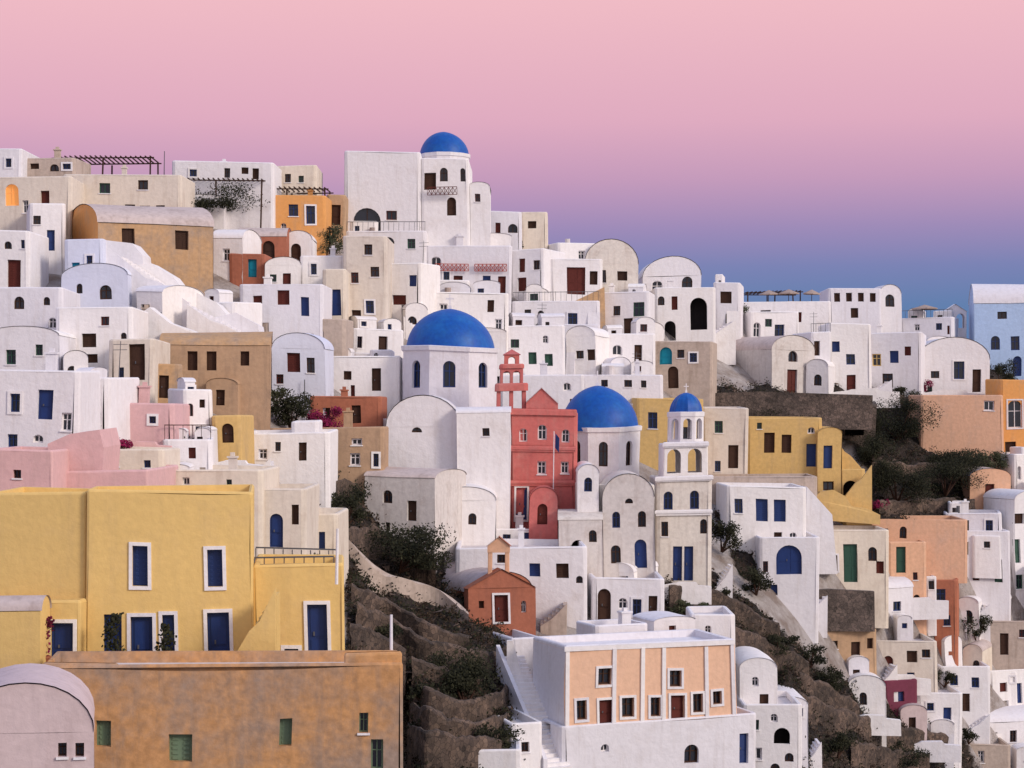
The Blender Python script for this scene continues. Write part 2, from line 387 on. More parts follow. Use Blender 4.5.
def dome(rt,cx,Yc,rpx,yt,yb,mt='dome',cross=True,n=32,name='dome',ribs=0,cs=1.):
    R=rpx/F*Yc; c=P(cx,yb,Yc); h=(yb-yt)/F*Yc; g=G(); N=12
    rr=lambda j:1+(.07 if ribs and j%4==0 else 0)
    g.grid([[c+Vector((math.cos(2*math.pi*j/n)*R*rr(j)*math.cos(k*math.pi/2/N),math.sin(2*math.pi*j/n)*R*rr(j)*math.cos(k*math.pi/2/N),h*math.sin(k*math.pi/2/N)*(1+.03*(k/N)**6))) for j in range(n)] for k in range(N+1)],True)
    o=mk(name,g,mt,rt,not ribs)
    if cross:
        g=G(); t=c+UP*h*1.02
        g.lb(t,XV,YV,-.12*cs,.12*cs,-.12*cs,.12*cs,0,.25*cs); g.lb(t,XV,YV,-.05*cs,.05*cs,-.05*cs,.05*cs,.25*cs,1.1*cs); g.lb(t,XV,YV,-.3*cs,-.051*cs,-.04,.04,.7*cs,.8*cs); g.lb(t,XV,YV,.051*cs,.3*cs,-.04,.04,.7*cs,.8*cs)
        mk('cross',g,'wh',o)
    return o
def prism(label,poly,mt,thick=.6,Y=None,name='retaining_wall',cat='wall',par=None):
    Y=Y or D(sum(p[0] for p in poly)/len(poly),max(p[1] for p in poly))
    g=G(); g.slab([P(x,y,Y) for x,y in poly],Vector((0,thick,0)))
    return mk(name,g,mt,par,label=None if par else label,cat=None if par else cat)
def stairs(label,x0,y0,x1,y1,mt='wh',w=1.8,Y=None,low=1.5,side=True,ph=.15):
    Y=Y or D((x0+x1)/2,max(y0,y1)); a=P(x0,y0,Y); b=P(x1,y1,Y)
    if a.z>b.z: a,b=b,a
    n=max(4,int((b.z-a.z)/.19)); rt=root('staircase',label,'staircase',a); g=G()
    for i in range(n):
        xa=a.x+(b.x-a.x)*i/n; xb=a.x+(b.x-a.x)*(i+1)/n; x0_,x1_=min(xa,xb),max(xa,xb)
        g.lb(Vector((0,Y,a.z)),XV,YV,x0_,x1_,.3,w,-low,(i+1)*(b.z-a.z)/n)
    mk('steps',g,mt,rt)
    if side:
        g=G(); m=(a+b)/2; q=(b-a)*.12; q.z=0
        g.slab([a-UP*low,Vector((b.x,Y,a.z-low)),b+UP*ph,m+q+UP*ph,m-q+UP*(ph-.35),a+UP*(ph*.6)],Vector((0,.28,0))); mk('parapet',g,mt,rt)
    return rt
def runstairs(label,A,d,wd,run,rise,width,mt='wh',low=3,par=None):
    rt=root('staircase',label,'staircase',A); g=G(); n=max(4,int(rise/.19))
    for i in range(n): g.lb(A,d,wd,run*i/n,run*(i+1)/n,.25,width,-low,(i+1)*rise/n)
    mk('steps',g,mt,rt); g=G(); g.slab([A-UP*low,A+d*run-UP*low,A+d*run+UP*(rise+.7),A+UP*.7],wd*.22); mk('parapet',g,mt,rt)
def shrub(label,px,py,w,h,mt='leaf',Y=None,name='shrub',cat='shrub',dens=1.,group=None,lumps=11,leaf=.2,trunk=.06):
    Y=(Y or D(px,py))-.3; k=Y/F; c=P(px,py,Y); rt=root(name,label,cat,c,group=group); w*=k; h*=k
    rn=random.Random(int(px*31+py)); g=G()
    ls=[(Vector((rn.uniform(-.38,.38)*w,rn.uniform(-.3,.3)*w,h*rn.uniform(trunk+.05,.7))),rn.uniform(.12,.28)) for _ in range(lumps)]
    n=int(min(7500,max(260,w*h*320*dens)))
    for i in range(n):
        q,r=ls[i%lumps]; d=Vector((rn.gauss(0,1),rn.gauss(0,1),rn.gauss(0,1))).normalized()*rn.uniform(.3,1.1)
        p=q+Vector((d.x*r*w,d.y*r*w,d.z*r*h)); p.z=max(.02,p.z); x=Vector((rn.gauss(0,1),rn.gauss(0,1),rn.gauss(0,1))).normalized(); y=x.orthogonal().normalized(); s=leaf*rn.uniform(.5,1.1)*.5
        p=c+p; g.poly([p-x*s,p+y*s*.6,p+x*s,p-y*s*.6])
    mk('crown' if cat=='tree' else 'foliage',g,mt,rt)
    g=G()
    for q,r in ls[:5]: g.tube(c-UP*.3,c+q*.9,.04+.02*h,.02,5)
    mk('trunk' if cat=='tree' else 'stem',g,'wood',rt)
def railing(label,x0,x1,y0,y1,Y=None,mt='metal',lattice=False,par=None,name='railing',cat='railing'):
    Y=Y or D((x0+x1)/2,y1); a=P(x0,y1,Y); b=P(x1,y1,Y); h=(y1-y0)/F*Y; L=b.x-a.x; g=G()
    g.lb(a,XV,YV,0,L,0,.05,h-.06,h); g.lb(a,XV,YV,0,L,0,.05,.05,.1); n=max(2,int(L/.35))
    for i in range(n+1): x=L*i/n; g.lb(a,XV,YV,x-.02,x+.02,.01,.04,.101,h-.061)
    if lattice:
        for i in range(n): g.tube(a+XV*(L*i/n)+UP*.1+YV*.02,a+XV*(L*(i+1)/n)+UP*(h-.07)+YV*.02,.03,.03,4); g.tube(a+XV*(L*(i+1)/n)+UP*.1+YV*.03,a+XV*(L*i/n)+UP*(h-.07)+YV*.03,.03,.03,4)
    return mk(name,g,mt,par,label=None if par else label,cat=None if par else cat)
def pergola(label,x0,x1,y0,y1,Y=None,dep=4,mt='wood'):
    Y=Y or D((x0+x1)/2,y1)-.5; a=P(x0,y1,Y); h=(y1-y0)/F*Y; L=(x1-x0)/F*Y; rt=root('pergola',label,'pergola',a)
    n=max(2,int(L/3))
    for i in range(n+1):
        for y in (0,dep): g=G(); x=L*i/n; g.lb(a,XV,YV,x-.06,x+.06,y-.06,y+.06,-1,h-.1); mk('post',g,mt,rt)
    for y in (0,dep): g=G(); g.lb(a,XV,YV,-.3,L+.3,y-.05,y+.05,h-.1,h); mk('beam',g,mt,rt)
    g=G(); k=int(L/.4)
    for i in range(k+1): x=L*i/k; g.lb(a,XV,YV,x-.04,x+.04,-.3,dep+.3,h+.003,h+.09)
    mk('slats',g,mt,rt)
def parasol(label,px,py,w,h,Y=None,mt='canvas'):
    Y=(Y or D(px,py))-1; c=P(px,py,Y); k=Y/F; h*=k; r=w*k/2; rt=root('parasol',label,'parasol',c); g=G(); g.tube(c-UP*.5,c+UP*h,.04,.03); mk('pole',g,'wood',rt)
    g=G(); n=8
    for i in range(n):
        t0,t1=2*math.pi*i/n,2*math.pi*(i+1)/n; e=lambda t,z:c+Vector((math.cos(t)*r,math.sin(t)*r,z))
        g.poly([c+UP*h,e(t0,h*.72),e(t1,h*.72)]); g.poly([e(t0,h*.72),e(t1,h*.72),e(t1,h*.64),e(t0,h*.64)])
    mk('canopy',g,mt,rt)
def pole(label,px,y0,y1,r=.06,Y=None,mt='wh'):
    Y=Y or D(px,y1)-1; g=G(); g.tube(P(px,y1,Y)-UP*.6,P(px,y0,Y),r,r*.8,8); mk('pole',g,mt,label=label,cat='pole')
# ---------------------------------------------------------------- terrain
WILD=[[(300,462),(345,455),(400,480),(445,520),(445,575),(500,622),(515,650),(560,650),(570,800),(405,800),(404,660),(345,655),(345,560),(308,520)],
[(652,572),(720,572),(790,630),(850,680),(930,715),(965,735),(1000,800),(815,800),(770,700),(735,650),(660,612)],
[(825,372),(915,380),(925,450),(1010,450),(1010,520),(880,522),(850,500),(868,470),(835,430)],[(712,505),(735,520),(795,590),(740,570)],[(700,385),(870,390),(870,425),(700,425)],[(980,330),(1024,340),(1024,400),(985,390)]]
def inside(u,v):
    for W in WILD:
        c=False; n=len(W)
        for i in range(n):
            x1,y1=W[i]; x2,y2=W[i-1]
            if (y1>v)!=(y2>v) and u<(x2-x1)*(v-y1)/(y2-y1)+x1: c=not c
        if c: return True
    return v>800
VT=[212,212,228,240,258,292,335,340,372]
def vtop(u):
    u=min(1023.9,max(0,u)); i=int(u//128); f=(u-US[i])/128; return VT[i]*(1-f)+VT[i+1]*f
def sm(x,a,b): t=min(1,max(0,(x-a)/(b-a))); return t*t*(3-2*t)
def T(u,v):
    d=D(u,v)
    if v>768: d-= (v-768)*.05
    d+=16*sm(u,505,540)*(1-sm(u,745,790))*sm(v,640,690)+14*sm(v,672,710)*(1-sm(u,390,425))
    p=P(u,v,d); w=inside(u,v)
    k=(1.1*noise.noise(p*.16)+.7*noise.noise(p*.45)+.35*noise.noise(p*1.2)+.2*noise.noise(p*2.6)) if w else 0
    return p+Vector((0,0,-.5+k))
g=G(); rows=[]; town=[]; us=list(range(-700,0,20))+list(range(0,1024,4))+list(range(1024,1740,20))
for back,dz in ((900,-60),(300,-30),(80,-4),(25,0)):
    rows.append([P(u,vtop(u),D(u,vtop(u)))+Vector((0,back,dz-.5)) for u in us]); town+=[0]*len(us)
NV=190
for j in range(NV+1):
    r=[]
    for u in us:
        v=vtop(u)+(860-vtop(u))*j/NV; r.append(T(u,v)); town.append(0 if inside(u,v) else 1)
    rows.append(r)
r=[]
for u in us: p=T(u,860); r.append(Vector((p.x,p.y-12,p.z-16))); town.append(0)
rows.append(r); r=[Vector((p.x,p.y-25,-2)) for p in r]; town+=[0]*len(us); rows.append(r)
g.grid(rows); o=mk('hillside',g,'ground',smooth=True,kind='structure')
at=o.data.attributes.new('town','FLOAT','POINT'); at.data.foreach_set('value',town)
g=G(); g.poly([(-20000,-3000,0),(20000,-3000,0),(20000,40000,0),(-20000,40000,0)]); mk('sea',g,'sea',kind='structure')
rn=random.Random(3); gs=G(); gd=G(); gr=G(); cnt=0
while cnt<12000:
    u=rn.uniform(300,1024); v=rn.uniform(370,790)
    if not inside(u,v): continue
    p=T(u,v); cnt+=1
    if rn.random()<.6:
        s=rn.choice((rn.uniform(.06,.2),rn.uniform(.1,.28),rn.uniform(.15,.4))); q=[p+Vector((rn.uniform(-1,1),rn.uniform(-1,1),rn.uniform(-.3,.8)))*s for _ in range(5)]
        gr.poly([q[0],q[1],q[2]]); gr.poly([q[0],q[2],q[3]]); gr.poly([q[0],q[3],q[4]]); gr.poly([q[1],q[2],q[4]]); gr.poly([q[1],q[3],q[4]])
        continue
    gg=gs if rn.random()<.5 else gd; R=rn.uniform(.2,.6)
    for _ in range(int(24*R)+6):
        d=Vector((rn.gauss(0,.5),rn.gauss(0,.5),abs(rn.gauss(0,.55))))*R; x=Vector((rn.gauss(0,1),rn.gauss(0,1),rn.gauss(0,1))).normalized(); y=x.orthogonal().normalized(); s=rn.uniform(.05,.13); c=p+d
        gg.poly([c-x*s,c+y*s*.6,c+x*s,c-y*s*.6])
mk('green_scrub',gs,'leaf',kind='stuff',label='low dark green scrub over the rocky slopes',cat='scrub')
mk('dry_scrub',gd,'dry',kind='stuff',label='low dry brown scrub over the rocky slopes',cat='scrub')
mk('loose_stones',gr,'stone',kind='stuff',label='loose stones lying on the slopes',cat='stones')
def terrace(label,pts,h=.9,mt='rubble',t=.5):
    g=G(); Q=[]
    for (x0,y0),(x1,y1) in zip(pts,pts[1:]):
        n=max(2,int(abs(x1-x0)/3))
        for i in range(n): Q.append((x0+(x1-x0)*i/n,y0+(y1-y0)*i/n))
    Q.append(pts[-1]); rows=[]; Ds=[T(x,y).y-.8 for x,y in Q]
    for i,(x,y) in enumerate(Q):
        w_=Ds[max(0,i-2):i+3]; p=P(x,y,sum(w_)/len(w_)); k=h*(.95+.35*noise.noise(p*.6)+.2*noise.noise(p*2.)); off=Vector((0,t,0)); jz=lambda q,s:q+noise.noise_vector(q*1.7)*s
        rows.append([p-UP*1.5,jz(p,.12),jz(p+UP*k*.5,.12),jz(p+UP*k*.85,.08),p+UP*k+off*.3,p+UP*k+off,p+off-UP*1.5])
    g.grid(rows); mk('terrace_wall',g,mt,label=label,cat='terrace wall')
for l,pts in (('rubble terrace wall crossing the dark slope left of the terracotta chapel',[(352,600),(385,612),(425,640),(470,650)]),
('second rubble terrace wall below the tan path wall',[(356,620),(390,632),(430,658),(478,668),(510,660)]),
('curved rubble terrace wall under the rounded dark tree',[(408,700),(440,712),(480,716),(522,700)]),
('short rubble terrace wall above the rounded dark tree',[(410,672),(440,684),(480,690)]),
('lowest rubble terrace wall left of the peach building',[(408,742),(450,752),(500,756),(530,742)]),
('rubble terrace wall second from the bottom left of the peach building',[(410,722),(446,732),(490,736),(524,724)]),
('short rubble terrace wall at the top of the dark slope',[(318,500),(345,492),(375,500),(392,520)]),
('rubble terrace wall between the beige terrace and the tan path wall',[(345,545),(372,540),(404,552),(436,572)]),
('rubble terrace wall midway up the dark slope below the yellow wing',[(350,640),(380,652),(404,668)]),
('rubble terrace wall on the slope right of the peach building',[(700,610),(730,632),(770,652),(810,672)]),
('upper rubble terrace wall on the right slope below the bell tower',[(668,596),(700,598),(740,614),(780,636)]),
('long rubble terrace wall in the lower right slope',[(800,704),(840,722),(890,736),(950,748)]),
('short rubble terrace wall above the long one in the lower right slope',[(800,684),(830,700),(860,716)]),
('rubble terrace wall on the dark slope below the peach walled house',[(872,466),(910,474),(955,470),(1000,462)]),
('upper rubble terrace wall on the dark slope at right',[(872,404),(890,400),(912,408)]),
('rubble terrace wall along the foot of the dark slope at right',[(880,512),(930,506),(975,510)]),
('short rubble wall near the bottom edge of the right slope',[(850,752),(890,762),(930,764)])): terrace(l,pts)
# ---------------------------------------------------------------- houses
H('small flat white house at the top left corner of the skyline','wh',-10,22,149,200,'wk 5 156 6 8')
H('low stone block under the long dark pergola on the skyline','st',22,75,158,200,'wk 32 163 7 7;wk 50 163 7 7')
H('cream house with glowing arched window at the upper left edge','cr',-12,70,178,232,'vo 6 184 13 22;wk 40 190 8 12',chim=False)
H('long beige terrace building behind the orange vaulted house','cr',62,182,176,225,'wk 100 182 8 8;wk 140 182 8 8',extra=False)
H('long white skyline building above the leafy trellis','wh',172,274,163,215,'wk 190 170 7 8;wk 222 170 7 8;wk 250 170 7 8')
H('pale upper house with two small windows right of the long skyline building','cr',275,317,167,212,'wk 284 175 7 9;wk 299 176 7 9',extra=False)
H('yellow orange house with wooden pergola left of the tallest white building','or',250,326,196,238,'wk 262 207 9 12;wk 288 204 12 12;wk 308 207 7 14')
H('brown timber and stone lean-to beside the yellow orange house','tn',326,345,196,235,'dk 331 205 9 20')
H('dim terracotta house with rounded roof below the yellow orange house','te',238,286,236,262,'ak 262 240 12 18;wk 246 242 8 9',roof='w',rise=10,dep=5)
H('white house with rounded roof touching the dim terracotta house','wh',284,312,240,268,'ak 291 244 10 18',roof='v',rise=9,extra=False)
H('orange vaulted house with two windows and gable end on the left','oc',98,213,222,302,'sk 122 228 13 19;sk 175 230 13 19;vks 74 208 10 16',name='vaulted_house',yaw=24,s=62,roof='w',rise=24,rmat='vault',smat='or')  # gable end in brighter orange, colour makes up for light missing on that side
H('white house with brown shutter window at the left edge','wh',-12,30,232,296,'sr 8 260 13 28;wk 4 240 7 9')
H('narrow white house with small blue door left of the orange vaulted house','wh',28,66,204,268,'db 47 230 8 20;wk 34 216 7 9;wk 36 244 7 9',yaw=15,s=20)
H('bluish white house with turquoise door below the orange vaulted house','lv',64,104,240,302,'dt 72 262 8 18;wk 86 256 8 10',extra=False)
H('low white house with two dark windows below the brown shutter house','wh',-12,62,290,340,'wk 12 300 9 10;wk 42 300 9 10')
H('bluish white vaulted house at the foot of the long diagonal wall','lv',62,128,276,325,'wk 75 284 8 12;vk 100 286 12 14',roof='v',rise=12,extra=False)
Yd=D(170,352)
prism('white stepped wall at the top of the upper left stairs',[(98,244),(104,240),(132,244),(142,256),(146,290),(98,300)],'wh',thick=3,Y=Yd+5,name='stepped_wall')
prism('white stepped wall second down beside the upper left stairs',[(130,320),(130,268),(150,264),(172,276),(184,290),(184,330)],'wh',thick=3,Y=Yd+4,name='stepped_wall')
prism('white stepped wall third down beside the upper left stairs',[(176,335),(176,296),(196,292),(216,302),(226,314),(226,340)],'wh',thick=3,Y=Yd+3,name='stepped_wall')
prism('lowest white stepped wall beside the upper left stairs',[(214,350),(214,318),(236,314),(258,326),(262,352)],'wh',thick=3,Y=Yd+2,name='stepped_wall')
prism('lower white diagonal wall in front of the upper left stairs',[(134,318),(150,306),(170,322),(192,330),(236,354),(236,366),(134,366)],'wh',thick=1.5,Y=Yd-3,name='diagonal_wall')
stairs('upper flight of white stairs below the orange vaulted house',188,304,118,258,w=2.4,Y=Yd+1.5,low=3)
stairs('lower flight of white stairs running down to the grey white house',248,340,186,306,w=2.2,Y=Yd,low=3)
H('small white hut between the two flights of upper left stairs','wh',136,172,292,345,'wk 142 304 8 9;dk 156 312 8 20')
H('white cubic house with a dark window over a small vent below the long diagonal wall','wh',56,132,308,372,'sk 83 333 14 14;sk 84 354 14 9;wk 62 350 8 10',extra=False)
H('white house with a low vault at the left edge above the blue door house','wh',-12,60,336,378,'wk 8 350 8 10;wk 36 346 8 12',roof='v',rise=9)
H('cream house with tall dark door left of the rusty tan house','cr',108,154,341,398,'dk 128 345 16 36',extra=False)
H('stone garden house with square chimney above the cream door house','st',128,158,322,350,chim=True)
H('rusty tan vaulted house with a row of three dark windows','tn',160,270,344,404,'sk 187 350 10 20;sk 206 350 10 20;sk 240 350 9 15;wk 170 380 8 10',name='vaulted_house',yaw=6,dep=7,roof='w',rise=13,rmat='oc')
H('small tan outbuilding with dark door left of the rusty tan vaulted house','oc',148,182,366,408,'dk 158 376 10 22',yaw=10,dep=3)
H('small tan porch in front of the rusty tan vaulted house','tn',206,238,384,410,'dk 216 390 9 16',dep=2.5,roof='v',rise=6,rmat='tn')
H('pale blue house with round topped gable right of the rusty tan house','lv',272,326,349,400,'wk 288 354 10 17;wk 306 356 9 14',roof='v',rise=16,extra=False)
H('plain white house between the pale blue gable and the blue domed church','wh',324,400,358,402,'wk 345 370 8 9;dk 372 368 9 22')
H('white two level house with blue door at the left edge','wh',-12,78,372,455,'db 37 390 15 30;wk 12 396 9 14;wb 8 436 10 13;wk 62 412 9 14')
H('narrow white house with small window right of the blue door house','wh',76,114,380,445,'wk 90 392 9 12;wk 92 414 9 12')
H('pink flat house with two windows above the pink stepped wall','pk',108,176,405,448,'wk 118 414 8 9;wk 150 416 8 9')
H('white cube house between the pink flat house and the small yellow house','wh',174,214,390,455,'wk 185 402 8 12;wk 196 425 8 10')
H('small yellow house with dark arched door','mu',212,242,417,470,'ak 222 424 12 20')
H('low white house right of the small yellow house','wh',240,330,434,478,'wk 262 446 8 9;dk 300 442 8 18')
H('tan garden wall house behind the potted flowers','tn',268,385,430,470,'wk 352 440 8 8',dep=4)
H('terracotta flat house behind the flowering shrubs','te',310,382,397,436,'wk 322 406 9 10;dk 352 404 9 18')
H('pink house with sloping parapet at the left edge','pk',-12,52,452,505,'wk 12 470 8 8')
prism('pink stepped wall rising towards the left edge house',[(48,500),(48,442),(70,432),(100,428),(104,446),(100,500)],'pk',thick=4)
H('long pink terrace block just above the yellow building','pk',52,148,471,508,dep=8,chim=False)
H('cream cube house above the long pink terrace','cr',96,162,450,480,'wk 108 458 8 9;wk 140 458 8 9',extra=False)
H('long pale beige house behind the yellow building','cr',146,262,471,520,'wk 180 478 9 7',dep=8,extra=False)
H('white house with dark vines right of the pink flat house','wh',160,214,440,476,'wk 190 448 9 12')
H('beige house with arched blue door behind the yellow building','cr',252,306,490,572,'ab 268 513 14 34;wk 290 506 9 14',dep=8,extra=False)
H('lower beige house with roof terrace beside the arched blue door house','cr',304,340,515,572,'wk 315 530 9 12',extra=False)
H('small white house with vaulted roof below the leafy trellis','wh',212,246,238,275,'wk 222 248 9 12',roof='w',rise=10)
H('reddish wall house with turquoise door below the leafy trellis','te',228,266,254,284,'dt 248 258 9 18',dep=4)
H('small white house with brown door below the dim terracotta house','wh',262,302,264,306,'dr 284 272 8 18;wk 270 272 7 9')
H('white house with three brown windows below the trellis houses','wh',240,324,285,350,'sr 254 296 9 13;sr 278 291 12 15;wk 302 296 9 13;wk 262 322 9 12',extra=False)
H('narrow pale yellow house with tall blue door','cr',322,346,270,340,'db 328 289 12 27',extra=False)
H('white house with rounded chimney cap above the brown window house','wh',300,346,256,300,'wk 312 264 8 10',chim=True,extra=False)
H('tall cream house with single window below the tallest white building','cr',344,388,236,332,'wk 352 272 10 13;wk 366 300 9 12;dk 352 310 9 20',dep=9,extra=False)
H('white house with brown shutters right of the tall cream house','wh',386,430,264,328,'sr 393 296 14 10;wk 408 274 8 10;dk 402 306 8 20')
H('grey white house with dark doorway left of the brown window house','wh',200,244,302,345,'dk 222 314 10 24')
H('stone coloured house with small dark windows above the rusty tan house','st',262,346,320,362,'wk 280 332 8 9;wk 316 330 8 10')
H('white house with two dark openings above the blue gable house','wh',340,404,330,364,'wk 352 338 9 9;dk 378 336 9 22')
H('white terrace block below the tallest white building','wh',345,426,232,256,'wk 384 238 10 8;wk 405 238 10 8')
t=H('tallest white building with small blue dome and balcony','wh',344,420,153,238,'vk 353 208 27 26;wk 386 212 8 12',name='domed_building',cat='building',dep=10,chim=False)
Yt=D(382,238)
block(t,'wh',420,470,159,246,'sk 424 173 12 17;vk 440 168 8 14;vk 461 168 6 14;ak 447 198 9 18',Y=Yt+.3,dep=10,chim=False)
block(t,'wh',470,490,186,250,'wk 476 196 6 9',Y=Yt+.6,dep=8,roof='v',rise=4)
drum(t,'drum',444,Yt+5.5,26,156,175,12,'wh'); dome(t,444,Yt+5.5,25,132,157,cross=False)
railing('',427,457,187,196,Y=Yt-.3,mt='redwood',lattice=True,par=t)
H('white stepped house right of the tallest building','wh',488,522,212,256,'wk 496 222 7 9;wk 510 224 7 9',extra=False)
H('pale beige end house stepping down at the skyline','cr',520,548,212,256,'wk 528 222 7 9',extra=False)
H('long white house with red lattice balustrades','wh',424,512,247,302,'wk 430 256 8 10;sr 452 276 9 14;wk 480 276 9 12;dr 497 276 8 20',dep=8)
railing('red lattice balustrade on the left half of the long white house',434,467,264,272,Y=D(468,302)-.3,mt='red',lattice=True,name='balustrade',cat='balustrade')
railing('red lattice balustrade on the right half of the long white house',473,506,264,272,Y=D(468,302)-.3,mt='red',lattice=True,name='balustrade',cat='balustrade')
H('white flat house with red shutter right of the lattice balustrades','wh',510,556,250,306,'sr 518 278 9 14;wk 536 260 9 10')
H('white skyline house behind the brown door house','wh',546,600,244,290,'wk 556 252 7 8;wk 580 252 7 8')
H('white house with a large brown door in the upper middle','wh',550,602,260,325,'dr 567 267 18 27;wk 590 272 6 10',extra=False)
H('pale vaulted house with broad round roof on the skyline','wc',586,638,264,304,'wk 600 272 8 10;wk 618 272 8 10',roof='v',rise=24,rmat='roof',extra=False)
H('white skyline vaulted house with arched front','wh',642,702,276,306,'wk 652 280 8 12;vk 682 276 11 16',roof='v',rise=20,extra=False)
H('white house with two dark archways below the vaulted skyline houses','wh',654,716,288,350,'ok 690 298 17 32;ok 664 320 11 20;wk 670 298 8 10',extra=False)
H('white cubic house right of the two dark archways','wh',714,744,284,338,'wk 722 292 8 9;wk 724 312 8 10;wk 735 293 5 8')
H('white terrace house with square window under the pale vaulted house','wh',600,656,292,345,'wk 612 304 9 11;wk 636 302 9 11;dk 624 318 9 20')
prism('sloping orange brown wedge wall beside the brown door house',[(556,330),(556,310),(600,288),(604,286),(606,330)],'oc',thick=3)
H('white house with small windows above the large blue dome','wh',425,508,294,345,'wk 440 304 8 10;wk 486 300 8 10')
H('white house row with three windows right of the large blue dome','wh',500,566,326,384,'sg 529 352 8 12;sg 545 354 8 12;dr 560 350 6 20;wk 512 340 7 10')
H('white upper block with two windows above the window row house','wh',512,600,302,340,'wk 538 310 8 10;wk 570 312 8 10;wk 524 310 7 10')
H('white house with round vault and tiny windows in the centre','wh',566,602,336,384,'wk 574 350 7 10;wk 588 350 7 10',roof='v',rise=10)
H('white house with steps beside the centre vault house','wh',600,656,334,384,'wk 612 346 8 10;dk 634 344 8 18')
H('long low white house above the red church','wh',500,584,376,420,'wk 562 384 8 9',extra=False)
H('long white terrace house above the second blue dome','wh',582,664,376,420,'wk 600 382 7 8;wk 640 382 7 8',dep=7)
H('stone house with turquoise arched door','st',652,712,342,398,'at 660 347 12 17;ak 668 366 10 22;wk 690 352 8 10',yaw=-10,dep=5)
stairs('white zigzag steps below the two archway house',684,350,736,322,w=3)
H('long weathered stone vault chapel with arched white facade','wc',772,814,350,398,'vk 788 350 9 12;dr 787 370 10 26',yaw=32,s=706,roof='v',rise=15,rmat='vault',name='chapel',cat='chapel')
H('white house behind the weathered stone vault chapel','wh',740,800,312,355,'wk 752 320 8 10;wk 776 322 8 10')
H('white house with brown door and upper windows right of the stone vault chapel','wh',806,832,333,392,'wk 812 342 7 10;dr 818 362 7 18')
H('blocky white house with blue windows and yellow sills','wh',828,872,325,394,'sb 832 342 8 10;wb 846 354 9 10;dr 846 374 9 18',extra=False)
H('white house with yellow window frame right of the blocky blue window house','wh',866,922,334,394,'wp 872 355 9 12;sb 890 352 9 12;wk 906 346 7 12;wk 884 374 8 10',yaw=-16,dep=5)
H('white restaurant terrace block under the parasols','wh',736,832,302,330,'wk 760 310 9 10;wk 790 312 9 10',dep=10,extra=False)
H('white skyline house with a row of small dark windows','wh',828,882,289,330,'sk 834 293 6 9;sk 846 293 6 9;sk 858 293 6 9;sk 870 293 6 9;wk 850 308 6 8',extra=False)
H('small white arched skyline house right of the window row','wh',880,902,293,330,'vk 886 292 9 14',roof='v',rise=9,extra=False)
H('low white house left of the twin arched bell gable','wh',900,966,318,350,'wk 914 324 8 8;wk 936 324 8 8')
H('white twin arched bell gable at the right skyline','wh',944,966,312,336,'xk 946 314 8 14;xk 956 314 8 14',name='bell_gable',cat='bell gable',dep=.8,roof='g',rise=7,found=1)
H('white vaulted house with broad round gable near the right edge','wh',918,990,360,397,'wk 953 362 11 12;wk 930 372 9 9;dk 972 370 9 22',roof='v',rise=22,extra=False)
H('light blue house with white vaulted top at the right edge','bl',974,1045,303,380,'vb 990 335 9 14;wb 1010 336 9 14;wb 980 355 7 12;ab 1012 356 9 20',roof='w',rise=20,rmat='wh',yaw=-8)
H('peach walled house on the dark slope at right','pe',920,1004,396,458,'wk 985 402 9 10',name='walled_house',dep=6,chim=False,extra=False)
H('orange house with arched white window at the right edge','or',1000,1045,380,462,'vwf 1008 400 14 28;wk 1005 440 8 10')
prism('dark stone retaining wall below the weathered vault chapel',[(704,394),(760,392),(872,396),(872,430),(704,430)],'rk',thick=3)
H('dark rubble hut with a cave mouth on the right slope','rk',836,876,408,444,'ok 844 414 20 22',dep=4,chim=False,roof='w',rise=6,rmat='rk')
H('mustard house behind the bell tower','mu',636,704,399,470,'wk 648 412 8 12',dep=8)
H('pale house between the two mustard houses','cr',702,748,408,478,'wk 715 420 9 12;dk 728 444 10 24',extra=False)
H('mustard house with dark windows and blue door right of the bell tower','mu',746,822,419,486,'sk 764 433 11 20;sk 782 435 10 18;wk 755 422 6 8;db 807 444 12 22',dep=8)
Yq=D(836,512)
H('mustard stair house with blue door beside the dark shrubs','mu',818,842,434,512,'db 824 446 9 22;wk 826 480 8 10',name='stair_house',dep=5,roof='v',rise=6,rmat='mu')
H('mustard arched landing under the upper stairs','mu',840,866,470,512,'ok 844 480 15 26',name='arched_landing',cat='landing',dep=3,chim=False,Y=Yq-.5)
stairs('upper mustard stairs rising to the house with blue door',862,472,836,446,'mu',w=1.8,Y=Yq+1,low=3,ph=.6)
stairs('lower mustard stairs curling down to the dark shrubs',846,500,872,474,'mu',w=1.6,Y=Yq-2.6,low=2.5,ph=.7)
prism('rounded mustard garden wall at the foot of the stairs',[(812,520),(812,500),(820,492),(834,490),(846,496),(852,506),(868,508),(880,514),(880,524)],'mu',thick=1,Y=Yq-3.4,name='garden_wall')
H('stone terrace block under the pale house','st',704,818,478,520,'dk 730 486 9 20;wk 800 486 8 9',dep=5,chim=False)
H('white house with two big blue shuttered windows','wh',726,806,488,562,'sb 755 499 12 22;sb 773 499 12 22;wb 734 500 8 14',dep=7,extra=False)
prism('white sloping buttress wall right of the blue shuttered house',[(806,487),(832,515),(838,575),(806,575)],'wh',thick=5)
H('white house with wide arched blue doorway below the shuttered house','wh',758,820,538,604,'ab 776 545 26 30;wk 762 560 6 10',dep=6,extra=False)
H('cream house with dark green door in the middle right','cr',812,890,531,590,'wkf 826 556 11 16;dg 843 545 14 38;vk 868 548 9 14;sr 876 562 8 12',extra=False)
H('long peach terrace house above the green door house','pe',830,968,520,548,'wk 880 528 7 8',dep=6,chim=False,extra=False)
H('peach house with tall green door at right','pe',888,928,543,604,'dg 897 547 10 26;wk 912 552 9 10',extra=False)
